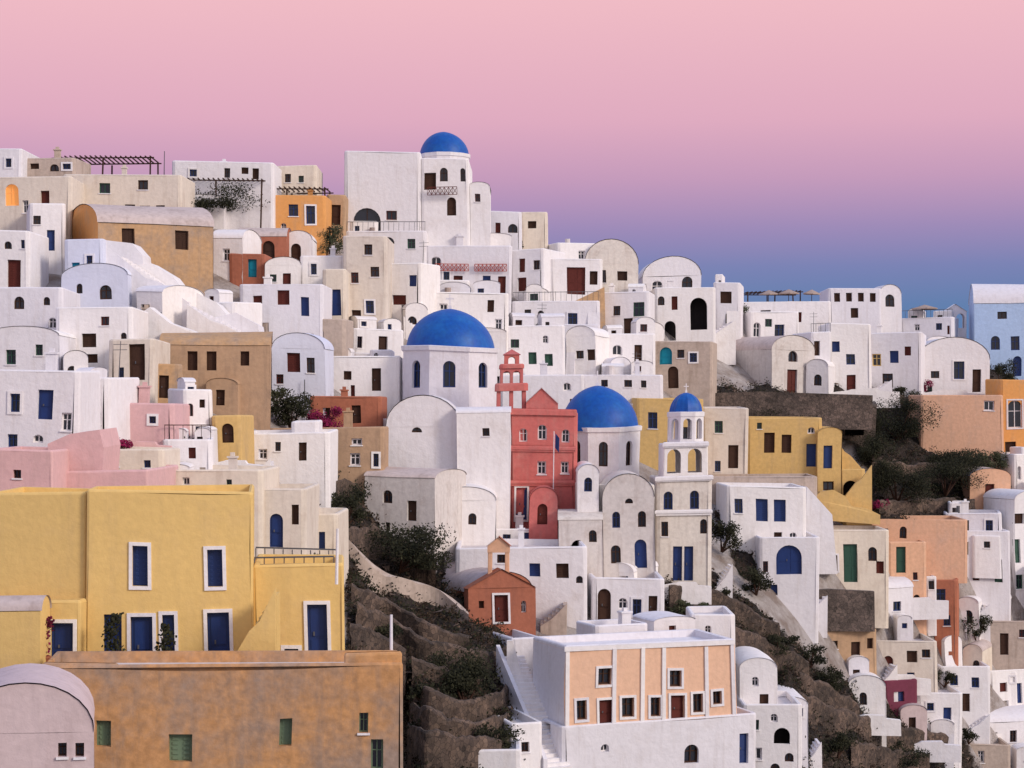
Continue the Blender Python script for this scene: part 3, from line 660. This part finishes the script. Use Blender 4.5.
H('white vaulted house with green windows left of the long white house','wh',926,958,543,604,'wg 934 548 9 14;wg 936 574 9 12',roof='v',rise=9)
H('long white house with small green shutters near the right edge','wh',954,1012,532,606,'sg 962 543 7 13;sg 982 543 7 13;wk 972 568 8 12;dg 994 560 8 22',extra=False)
H('white house with green doors at the right edge','wh',1006,1045,500,612,'dg 1012 540 9 24;wk 1016 512 8 12;wg 1014 575 9 14')
H('white flat house above the long green shutter house','wh',944,1010,514,548,'wk 960 520 8 9;wk 986 520 8 9')
H('peach wall house with brown door above the dark slope at right','pe',970,1010,476,512,'dr 985 484 9 20',roof='v',rise=7,extra=False)
H('white house with dark window in the gap by the right edge','wh',1008,1045,455,500,'wk 1014 466 8 10')
# churches
Yr=D(543,520)-5
c=H('white church under the largest blue dome','wh',380,511,420,496,'wk 440 440 8 12;wk 486 446 8 12;wk 396 466 7 9',name='church',cat='church',dep=14,chim=False)
Ya=D(446,496)
block(c,'wh',386,462,428,496,'vk 412 420 11 14',Y=Ya-3.2,dep=8,roof='v',rise=32)
block(c,'wh',458,511,414,510,'wk 484 430 7 10',Y=Yr-2.2,dep=2.1,roof='w',rise=6)
drum(c,'drum',450,Ya+7,50,349,424,8,'wh',12,362,388,'vb'); dome(c,450,Ya+7,44,310,351)
r=H('rose red church facade with tiered bell tower','rd',508,577,414,524,'vw 519 430 8 13;vw 561 430 8 13;vw 537 426 9 15;ww 537 462 9 13;ww 561 462 8 12;dbf 516 488 11 32',name='church',cat='church',dep=5,chim=False,Y=Yr)
for y0,y1 in ((411,416),(448,450.5),(482,484)): block(r,'rd',509,576,y0,y1,'',Y=Yr-.16,dep=.15,found=.0,chim=False,par=.04,cc=0)
block(r,'rd',526,557,404,412,'',Y=Yr-.05,dep=.9,roof='g',rise=15,found=.1,rmat='rd')
block(r,'rd',496,527,412,470,'',Y=Yr+.2,dep=3.0,chim=False)
for x0,x1 in ((497,501),(509.5,513.5),(522,526)):
    for dy in (.4,2.2): block(r,'rd',x0,x1,391,412,'',Y=Yr+dy,dep=.7,found=.3,chim=False,par=.12)
block(r,'rd',495,528,385,391,'',Y=Yr+.2,dep=3,found=.05,chim=False)
block(r,'rd',500,523,368,385,'xk 503 371 7 14;xk 513 371 7 14',Y=Yr+.6,dep=2.2,found=.05,chim=False,cc=.05)
block(r,'rd',499,524,365,368,'',Y=Yr+.5,dep=2.4,found=.02,chim=False)
block(r,'rd',504,519,354,365,'xk 508 356 7 8',Y=Yr+1,dep=1.4,found=.05,roof='p',rise=6,rmat='rd')
block(r,'rd',530,558,500,530,'ar 538 504 10 20',Y=Yr-3,dep=3,roof='v',rise=12,rmat='rd')
c=H('white church under the second blue dome','wc',577,656,486,592,'vb 590 492 8 14;wk 622 500 8 12;ok 588 542 18 34;wk 628 540 8 14',name='church',cat='church',dep=13,chim=False,Y=D(616,592)+1)
Yb=D(616,592)+1
drum(c,'drum',602,Yb+13,40,428,500,8,'wh',9,440,464,'vk'); dome(c,599,Yb+13,38.5,387,430)
block(c,'wh',578,600,474,530,'vb 585 478 8 14',Y=Yb-.8,dep=8,roof='v',rise=9)
block(c,'wc',604,656,498,575,'vb 614 512 8 16;vk 640 512 8 16;vk 612 545 10 18;ab 636 540 12 28;vk 627 494 8 10',Y=Yb-1,dep=9,roof='v',rise=24,rmat='wc')
block(c,'wc',560,604,520,592,'ok 572 540 14 26;vk 590 530 8 12',Y=Yb-2,dep=5,roof='w',rise=8,rmat='wc')
c=H('white bell tower with small blue dome','wc',656,712,480,584,'vb 664 492 9 18;vb 690 492 9 18;db 673 546 9 34;db 684 546 9 34;vk 700 520 7 14;wk 662 520 7 12',name='bell_tower',cat='bell tower',dep=6,chim=False)
Yc=D(684,584)
for y0,y1,xa,xb in ((478,481,655,713),(512,514,655.5,712.5),(444,447,662,709)): block(c,'wh',xa,xb,y0,y1,'',Y=Yc-.2 if y0>450 else Yc+.1,dep=.19,found=0,chim=False,par=.05,cc=0)
block(c,'wh',663,708,446,480,'xk 667 450 14 24;xk 688 450 14 24',Y=Yc+.3,dep=3.6,found=.1,chim=False,cc=.08)
drum(c,'belfry',686,Yc+2.2,19,414,446,8,'wh',9,419,440,'xk'); dome(c,686,Yc+2.2,16,393,414,ribs=1,cs=.6)
H('terracotta house with dark door left of the white church body','te',386,432,446,482,'dk 400 456 9 20;wk 416 454 7 9')
H('weathered cream sloping house left of the vaulted white house','wc',366,434,478,548,'wk 384 490 8 9;dk 408 500 9 20',yaw=-18,roof='w',rise=8)
H('white vaulted house with green window on the edge of the dark slope','wh',432,496,500,548,'vg 440 524 11 18;wk 468 512 8 9',roof='v',rise=14,extra=False)
H('white house with blue door below the red church','wh',492,560,530,560,'db 520 532 13 22;wb 504 534 8 12',dep=4,extra=False)
H('white house with one dark window above the small terracotta chapel','wh',455,586,548,606,'sk 555 563 12 15;wk 530 562 9 12',dep=7,extra=False)
H('white house with arched grey doorway below the second blue dome','wh',590,664,580,626,'ak 592 590 17 32;wk 618 598 9 12;wk 632 598 9 12;dk 648 596 9 22',dep=6,extra=False)
H('rounded white hut above the arched grey doorway house','wh',606,646,572,596,'wk 620 576 8 8',roof='v',rise=9,dep=4)
t=H('small terracotta chapel with open belfry on the dark slope','te',468,536,588,628,'drf 494 594 14 28;wk 478 600 7 9;wk 520 600 7 9',yaw=12,dep=1.2,roof='g',rise=19,rmat='te',name='chapel',cat='chapel')
Yh=D(502,628)
block(t,'te',470,532,592,628,'',yaw=26,s=424,Y=Yh+1.5,roof='v',rise=20,rmat='vault')
for x0,x1 in ((488,492.5),(505.5,510)): block(t,'pe',x0,x1,549,576,'',Y=Yh+1.0,dep=.8,found=.2,chim=False,cc=.04)
block(t,'pe',487.5,510.5,545,551,'',Y=Yh+.95,dep=.9,found=.02,roof='g',rise=9,rmat='te')
g=G(); pr=[]
for i in range(31):
    q=i/30; x=346+q*122; y=550+q*78+9*math.sin(q*6); p=T(x,y); p=P(x,y,p.y-.9)+UP*.05*noise.noise(p); pr.append([p-UP*1.5,p+UP*(.6+.3*noise.noise(p)),p+Vector((0,.45,.65)),p+Vector((0,.45,-1.5))])
g.grid(pr); mk('path_wall',g,'st',label='tan winding path wall left of the terracotta chapel',cat='wall')
# peach building
yw=math.radians(20); exP=Vector((math.cos(yw),math.sin(yw),0)); eyP=Vector((-math.sin(yw),math.cos(yw),0)); YP=108
p=H('peach building with white pilasters at the bottom centre','pl',566,736,651,728,'wkf 599 669 13 17;wkf 669 669 12 17;wkf 712 690 9 14;wkf 578 700 10 20;drf 600 700 14 28;wkf 622 698 12 20;wkf 650 697 10 20;drf 670 694 14 28;wkf 692 692 10 20',yaw=20,s=534,name='building',cat='building',chim=False,Y=YP,found=0,smat='wh',rmat='wh')
block(p,'wh',566,736,648.5,651,'',yaw=20,s=534,Y=YP+.01,found=0,chim=False,rmat='wh',par=.34,cc=0)
block(p,'wh',562,757,727.5,815,'vk 684 745 14 20;wk 600 742 9 9;db 738 734 9 30;wks 545 720 7 10',yaw=20,s=529,Y=YP-.25,chim=False,rmat='wh')
for x in (566,612,640,661,704,731):
    A=P(566,728,YP); k=(x-512)/F; tt=(k*A.y-A.x)/(exP.x-k*exP.y); q=A+exP*tt
    g=G(); g.lb(q,exP,eyP,0,.22,-.09,.02,.02,4.1); mk('pilaster',g,'wh',p)
A=P(566,651,YP); g=G(); g.lb(A,exP,eyP,-.1,10.1,-.14,-.003,-.06,.2); mk('cornice',g,'wh',p)
block(p,'wh',594,650,627,642,'wk 630 632 8 7',yaw=20,Y=YP+6.5,dep=3,chim=True,found=1)
block(p,'wh',655,696,622,640,'dr 670 626 7 13',yaw=20,Y=YP+8.5,dep=3,chim=False,found=1,roof='v',rise=4)
runstairs('white staircase climbing the left side of the peach building',P(544,770,YP-1.0),eyP,exP,7.5,5.2,1.6,low=4)
H('white low wing left of the peach building side stairs','wh',512,545,724,800,'wk 524 740 7 10',yaw=20,dep=5,Y=YP-1.5,chim=False,found=3)
H('tall white back wing at the upper left of the peach building','wh',510,540,640,760,'wk 518 664 7 10;wk 524 700 7 9',yaw=20,dep=5,Y=YP+9,chim=False)
prism('long white diagonal wall descending left of the peach building',[(508,640),(514,640),(522,672),(532,700),(540,730),(540,790),(508,790)],'wh',thick=.5,Y=YP+5,name='diagonal_wall')
H('white rooftop annex with reddish shed behind the peach building','wh',692,736,617,660,'wk 705 626 8 9',Y=YP+12,dep=5,extra=False)
H('white house with small vault right of the peach building','wh',738,776,668,722,'wk 750 676 8 10;dk 758 695 9 22',roof='v',rise=10,extra=False)
H('white house with dark round arch at the bottom right of centre','wh',742,802,706,790,'ok 774 728 16 16;wk 752 722 8 10;wk 786 752 8 10',extra=False)
H('white house with steps below the green agave','wh',770,808,704,742,'wk 794 710 8 10;dk 778 712 8 18',roof='v',rise=7,extra=False)
stairs('white steps beside the dark round arch at the bottom',802,768,822,744,w=2.2)
H('low white rooftop at the bottom edge left of the peach building','wh',462,522,752,800,'',chim=False,dep=5,extra=False)
# lower right
prism('grey stone retaining wall in the lower right middle',[(782,594),(830,590),(876,592),(876,632),(782,632)],'rk',thick=.6)
H('white house with blue door right of the grey stone wall','wh',874,914,588,634,'db 878 596 8 20;wb 894 600 8 10')
H('orange brown house with blue windows in the lower right','te',912,958,582,645,'wb 920 592 8 12;wb 935 590 11 13;db 926 616 9 24;wb 944 616 7 10',yaw=-14,dep=5)
H('tan house with flat roof below the grey stone wall','tn',822,878,632,668,'wk 832 640 8 9;dk 852 642 9 20',yaw=10,dep=5)
H('cream house with arched brown door in the lower right','cr',868,938,642,684,'ar 884 656 10 20;wk 908 650 9 10;wk 922 650 7 10',extra=False)
H('maroon house beside the white vault in the lower right','mr',884,918,683,718,'wk 896 692 8 9',yaw=15,dep=4)
H('white vaulted house left of the maroon house','wh',850,886,686,718,'wk 860 694 8 10',roof='v',rise=10,extra=False)
H('white cubic house right of the maroon house','wh',916,962,694,742,'wk 926 704 8 9;db 942 708 8 18',extra=False)
H('white house with tiny blue windows above the rock terrace','wh',940,992,668,716,'wb 950 676 8 10;wb 972 678 8 10;dk 962 694 8 18',extra=False)
H('stone terrace house below the long green shutter house','st',958,1045,622,672,'wk 972 632 8 9;dk 1000 634 9 22',dep=6)
H('white house with pergola shade at the right edge','wh',988,1045,672,722,'wk 998 682 8 10;db 1014 684 8 20',yaw=14,dep=5)
H('white house with round roof at the bottom right edge','wh',978,1045,722,768,'wk 988 730 8 10;wk 1008 730 8 10',roof='w',rise=10)
H('pale rock faced block in the bottom right corner','st',962,1012,746,800,'wk 978 752 8 9')
H('tiny white vaulted hut below the orange brown house','wh',940,962,642,672,'wk 948 650 6 8',roof='v',rise=6,dep=3.5)
H('small cream vaulted hut above the white house with tiny blue windows','cr',962,990,652,680,'vk 972 660 7 10',roof='v',rise=7,dep=3.5)
H('small white vaulted hut at the top of the lower right cluster','wh',958,984,604,634,'wk 966 612 7 9',roof='v',rise=6,dep=3.5)
H('small white hut below the green doors at the right edge','wh',984,1014,600,634,'wk 990 608 7 9;db 1002 610 7 16',roof='v',rise=6,dep=4)
H('tiny white hut beside the arched brown door house','wh',848,870,662,688,'dk 854 670 7 14',roof='v',rise=5,dep=3.5)
H('small white hut in front of the cubic house right of the maroon house','wh',930,956,726,752,'wk 938 734 7 8',roof='v',rise=5,dep=3.5)
H('small white vaulted hut below the blocky blue window house','wh',806,834,366,400,'vk 814 374 8 11',roof='v',rise=7,dep=4)
H('little white vaulted hut beside the centre terrace above the second dome','wh',604,630,364,396,'wk 612 372 7 9',roof='v',rise=7,dep=4)
H('little white vaulted hut in front of the archway house','wh',636,664,330,362,'vk 645 338 8 11',roof='v',rise=7,dep=4)
H('little white vaulted hut left of the large dome drum','wh',372,402,382,410,'vk 382 388 8 11',roof='v',rise=8,dep=4)
H('little white vaulted hut below the brown shutters house','wh',402,428,310,340,'wk 410 318 7 9',roof='v',rise=7,dep=4)
H('small pinkish vaulted hut beside the steps in the lower right','pw',900,926,712,738,'dk 908 718 7 14',roof='v',rise=6,dep=3.5)
H('small white vaulted hut above the right edge pergola shade house','wh',1000,1030,650,684,'wk 1010 660 7 9',roof='v',rise=7,dep=4)
H('small white vaulted hut beside the low vault at the left edge','wh',60,88,358,392,'vk 68 366 9 12',roof='v',rise=7,dep=3.5)
for l,a in (('white steps between the two lowest white houses at right',(960,738,990,716)),('white steps right of the maroon house',(916,722,944,698)),('white steps in front of the blocky blue window house',(860,398,892,382)),
('white steps beside the long terrace above the second dome',(618,404,650,386)),('white steps below the square window terrace house',(604,350,636,332)),('white steps in front of the brown door house upper middle',(552,330,584,308)),
('white steps climbing past the tall cream house',(430,340,404,318)),('white steps above the pale blue gable house',(300,356,330,334)),('white steps left of the blue shuttered house',(712,592,732,566)),
('white steps below the long green shutter house',(960,628,990,606)),('white steps by the tan house in the lower right',(876,690,898,668)),('white steps at the left edge by the blue door house',(60,446,84,424)),
('white steps beside the vaulted skyline houses',(636,318,660,302)),('tan steps beside the small terracotta chapel',(540,628,566,606)),('white steps under the arched blue doorway house',(800,618,828,598)),
('white steps under the low house by the small yellow house',(244,480,270,462)),('white steps below the white shutters house beside the dome',(500,392,526,374)),('white steps right of the light vaulted house near the right edge',(990,402,1010,386))):
    stairs(l,*a,w=2.2,mt='st' if l[0]=='t' else 'wh')
for l,x0,x1,yt,yb,m_ in (('low white lane wall below the long white house with balustrades',430,505,300,312,'wh'),('low white lane wall below the stone house with small dark windows',262,330,360,372,'wh'),
('low cream lane wall in front of the terracotta flat house',300,372,426,438,'cr'),('low white lane wall in front of the blocky blue window house',826,900,388,400,'wh'),('low white lane wall in front of the round gable house near the right edge',920,985,390,402,'wh'),
('low white lane wall by the white bell tower foot',660,712,582,596,'wh'),('low white lane wall below the peach green door house',890,950,598,612,'wh'),('low pink lane wall above the white cube house',120,172,440,452,'pk'),
('low white lane wall below the small yellow house',206,262,462,476,'wh'),('low white lane wall left of the stone house with turquoise door',590,652,396,408,'wh'),('low white lane wall above the maroon house',876,930,676,688,'wh'),
('low white lane wall at the foot of the lower right houses',900,960,742,754,'wh'),('low white lane wall along the edge of the right slope',846,900,716,728,'wh')):
    w_=x1-x0; prism(l,[(x0,yb+8),(x0,yt+4),(x0+w_*.3,yt+1),(x0+w_*.35,yt),(x0+w_*.7,yt),(x0+w_*.74,yt+3),(x1,yt+4),(x1,yb+8)],m_,thick=.5,Y=D((x0+x1)/2,yb)-1.5,name='lane_wall')
# yellow building
Yy=72
y=H('large yellow building with blue doors and white window frames','ye',84,254,494,680,'sbf 132 546 16 40;sbf 209 548 15 38;db 103 614 18 52;dbf 130 616 22 60;dbf 162 614 12 58;dbf 207 612 22 60',name='building',cat='building',Y=Yy,dep=5,chim=False,found=3,yaw=7.5,rmat='ye',par=.18)
block(y,'ye',-14,84,496.5,660,'',Y=Yy+.25,dep=5,chim=False,rmat='ye',par=.18)
block(y,'ye',-14,80,604,688,'db 2 632 14 34;dbf 20 626 17 26;dbf 50 624 23 46',Y=Yy-.9,dep=1.1,roof='f',chim=False,par=.1)
Ys=Yy+1.1+.5
block(y,'ye',254.3,346,568,670,'dbf 308 605 20 56;wbf 284 648 14 20',Y=Ys,dep=5,chim=False,yaw=6)
stairs('yellow outside staircase between the two wings of the yellow building',232,664,276,596,'ye',w=1.4,Y=Yy-1.0,ph=.3)
railing('thin railing on top of the right wing of the yellow building',256,336,558,568,Y=Ys+1.2)
H('low vaulted room in front of the yellow building at the left edge','ye',-14,40,614,650,'',Y=Yy-2.4,roof='w',rise=14,rmat='vault',dep=1.45)
t=H('weathered orange brown terrace house along the bottom left','ow',40,404,671,800,'se 98 720 15 26;se 170 731 23 28;se 280 718 13 28;we 362 714 9 20;we 374 740 12 30',yaw=4.5,dep=3.6,Y=66,found=3,chim=False,name='building',cat='building',rmat='roof',par=.2)
for x0,x1,yt in ((40,120,668.5),(345,404,657)): block(t,'ow',x0+1,x1-1,yt,yt+8,'',yaw=4.5,dep=.3,Y=66+(x0-40)/364*1.02+.06,found=.1,chim=False,par=.08,cc=.05)
H('pinkish vaulted house in the bottom left corner','pw',-46,97,736,820,'wk 60 742 9 14;wk 78 742 9 14',Y=57,roof='v',rise=50,rmat='pw',dep=4.2,yaw=11.7)
# ---------------------------------------------------------------- furniture
pergola('dark rooftop pergola along the top left skyline',55,150,158,176)
pergola('wooden pergola with vines above the orange vaulted house',168,262,180,216)
pergola('wooden pergola on the yellow orange house',250,325,188,200,Y=D(288,238)+1)
pergola('small timber pergola on the restaurant terrace',748,800,292,306,Y=D(784,330)+2,dep=5)
pergola('small dark pergola left of the terracotta roof in the upper left',296,330,228,242,dep=3)
for i,(x,w) in enumerate(((768,18),(788,22),(812,18))):
    parasol(['left open parasol on the restaurant terrace','middle open parasol on the restaurant terrace','right open parasol on the restaurant terrace'][i],x,304,w,14,Y=D(784,330)+2)
parasol('dark parasol shade at the right skyline terrace',925,318,26,14,Y=D(930,350)+2)
railing('metal balcony railing on the beige house terrace',256,336,546,564,Y=Yy+9)
railing('thin railing along the terrace below the tallest building',386,412,264,276,Y=D(400,300)-1)
pole('white pole at the right end of the yellow building',338,528,568,Y=Yy+.2)
pole('white pole standing on the orange brown terrace corner',394,615,660,Y=70.5)
pole('flagpole in front of the red church',553,432,510,.035,Y=Yr-1.2)
g=G(); a=P(553.5,434,Yr-1.2); g.grid([[a+Vector((.06+.07*i,.06*math.sin(i*1.4),-.5*j-.08*i)) for i in range(5)] for j in range(3)]); mk('flag',g,'blue',smooth=True,label='small blue flag hanging from the flagpole by the red church',cat='flag')
for i,(x,y0,y1) in enumerate(((165,152,176),(75,446,470),(920,305,322),(305,380,400))):
    pole(['thin antenna mast on the upper left skyline','thin antenna mast on the pink stepped wall','thin antenna mast on the right skyline','thin lamp post among the flowering shrubs'][i],x,y0,y1,.04,Y=D(x,y1)-1,mt='metal')
# ---------------------------------------------------------------- plants
SH=[('leafy vine spilling over the wooden trellis at the upper left',212,214,96,36,'leaf'),
('olive tree with round crown left of the tallest white building',326,254,34,32,'olive'),
('flowering bougainvillea beside the terracotta flat house',322,430,40,30,'flower'),
('dark green bush left of the bougainvillea',290,424,46,44,'leaf'),
('palm like shrub on the roof of the rusty tan house side',248,402,40,30,'leaf'),
('dark climbing vine on the white house right of the pink flat house',188,468,34,36,'leaf'),
('small flowering bush on the pink flat house corner',122,450,26,18,'flower'),
('wide dark shrub on the slope below the cream sloping house',400,566,86,50,'leaf'),
('dark shrub leaning against the beige terrace',345,522,52,46,'leaf'),
('rounded dark tree on the slope below the chapel',466,704,80,66,'leaf'),
('low dark shrub below the tan path wall',384,642,36,24,'leaf'),
('dark shrub at the bottom of the slope by the peach building',496,750,50,34,'leaf'),
('low shrub at the foot of the orange brown terrace corner',424,700,28,22,'leaf'),
('green agave like clump right of the peach building',752,704,24,20,'olive'),
('tall dark shrub beside the peach walled house',898,436,70,64,'leaf'),
('dense dark shrub above the curved mustard stairs',896,502,66,54,'leaf'),
('broad dark shrub below the peach walled house',946,492,84,46,'leaf'),
('dark shrub between the mustard stairs and the cave hut',876,466,44,42,'leaf'),
('dark shrub near the right edge above the white flat house',992,476,34,30,'olive'),
('dark shrub directly under the peach walled house wall',950,470,60,24,'leaf'),
('dark shrub below the light blue house',1000,398,34,46,'leaf'),
('green shrub beside the orange brown house in the lower right',976,640,34,28,'leaf'),
('dark shrub left of the white shuttered house',722,548,34,40,'leaf'),
('round dark bush at the foot of the blue arched doorway house',756,592,36,28,'leaf'),
('green bush above the tan house in the lower right',812,664,30,24,'leaf'),
('dark bush on the lower slope near the bottom edge',905,764,56,28,'leaf'),
('bush on the lower slope left of the white vaulted house',832,690,36,28,'leaf'),
('low bush in the middle of the right slope',780,652,44,24,'leaf'),
('low bush at the top of the right slope',690,614,40,20,'olive'),
('dark bush near the bottom edge left of the right slope wall',838,754,44,30,'leaf'),
('leafy plants on the balcony of the beige house',300,567,44,18,'leaf'),
('small tree behind the restaurant parasols',738,316,18,18,'olive'),
('dark bush in front of the dark stone retaining wall',790,424,60,20,'leaf'),
('dark bush below the white house with round gable',905,402,30,18,'leaf'),
('bushes on the terrace beside the white house at the skyline',512,248,22,10,'leaf'),
('small flowering bush beside the blocky blue window house',926,392,16,14,'flower'),
('potted green bush by the long white house with balustrades',432,306,14,12,'leaf'),
('small dark bush by the white bell tower steps',720,604,24,20,'leaf'),
('small dark bush at the foot of the cream house with arched brown door',944,684,22,18,'leaf'),
('small bush beside the rusty tan house chimney side',276,404,20,20,'olive'),
('little bush at the white cubic house right of the maroon house',968,742,20,16,'leaf'),
('small red flowering bush beside the mustard stair house',882,512,20,14,'flower'),
('small plant on the steps below the long white balustrade house',540,332,12,10,'leaf'),
('small plant beside the white vaulted hut near the large drum',366,408,14,12,'leaf'),
('small plant in front of the arched blue doorway house',824,606,14,12,'olive')]
for l,px,py,w,h,m_ in SH: shrub(l,px,py,w,h,m_,cat='tree' if ' tree ' in l else 'shrub',name='tree' if ' tree ' in l else 'shrub')
for i,(x,yb) in enumerate(((113,668),(44,672),(164,678))):
    Yp=Yy-1.3; c=P(x,yb,Yp); rt=root('potted_plant',['tall potted plant between the two left blue doors','potted red plant by the leftmost blue door','tall potted plant left of the right blue door'][i],'potted plant',c); g=G()
    g.grid([[c+Vector((math.cos(t*math.pi/5)*r_,math.sin(t*math.pi/5)*r_,z)) for t in range(10)] for r_,z in ((.18,0),(.26,.4),(.29,.42),(.27,.5),(.2,.5))],True); mk('pot',g,'pot',rt); g=G(); rn=random.Random(i)
    for k in range(300):
        z=rn.uniform(.45,1.9); p_=c+Vector((rn.gauss(0,.2-.06*z)+.12*math.sin(z*4+i),rn.gauss(0,.15),z)); x_=Vector((rn.gauss(0,1),rn.gauss(0,1),rn.gauss(0,1))).normalized(); y_=x_.orthogonal(); s=.07; g.poly([p_-x_*s,p_+y_*s*.6,p_+x_*s,p_-y_*s*.6])
    mk('foliage',g,'leaf' if i!=1 else 'flower',rt)
# ---------------------------------------------------------------- camera, light, world
cam=bpy.data.cameras.new('Camera'); co=bpy.data.objects.new('Camera',cam); C.objects.link(co); co.location=(0,0,ZC); co.rotation_euler=(math.radians(90),0,0)
cam.sensor_width=36; cam.lens=F*36/1024; cam.shift_y=16/1024; cam.clip_end=60000; cam.clip_start=1; S.camera=co
L=bpy.data.lights.new('Sun','SUN'); L.energy=2.1; L.angle=math.radians(14); L.color=(1,.87,.76); lo=bpy.data.objects.new('Sun',L); C.objects.link(lo)
lo.rotation_euler=Vector((-.78,.52,-.44)).to_track_quat('-Z','Y').to_euler()
w=bpy.data.worlds.new('World'); S.world=w; w.use_nodes=True; nt=w.node_tree; bg=nt.nodes['Background']
tc=nt.nodes.new('ShaderNodeTexCoord'); sx=nt.nodes.new('ShaderNodeSeparateXYZ'); nt.links.new(tc.outputs['Generated'],sx.inputs[0])
rp=nt.nodes.new('ShaderNodeValToRGB'); e=rp.color_ramp.elements
st=[(0,(.10,.18,.35)),(.045,(.12,.215,.42)),(.066,(.20,.23,.46)),(.085,(.34,.26,.48)),(.11,(.56,.33,.50)),(.138,(.74,.41,.53)),(.196,(.87,.50,.56)),(.3,(.84,.62,.69)),(.55,(.52,.60,.88)),(1,(.32,.46,.84))]
e[0].position=0; e[0].color=(*st[0][1],1); e[1].position=1; e[1].color=(*st[-1][1],1)
for p_,c_ in st[1:-1]: q=e.new(p_); q.color=(*c_,1)
nt.links.new(sx.outputs['Z'],rp.inputs[0])
dt=nt.nodes.new('ShaderNodeVectorMath'); dt.operation='DOT_PRODUCT'; nt.links.new(tc.outputs['Generated'],dt.inputs[0]); dt.inputs[1].default_value=(.7,-.71,0)
gl=ramp(nt,dt.outputs['Value'],.05,1.)
out=mix(nt,gl,rp.outputs[0],(1.05,.95,.95))
nt.links.new(out,bg.inputs['Color']); bg.inputs['Strength'].default_value=1.
S.view_settings.view_transform='Standard'; S.view_settings.look='None'; S.view_settings.exposure=0
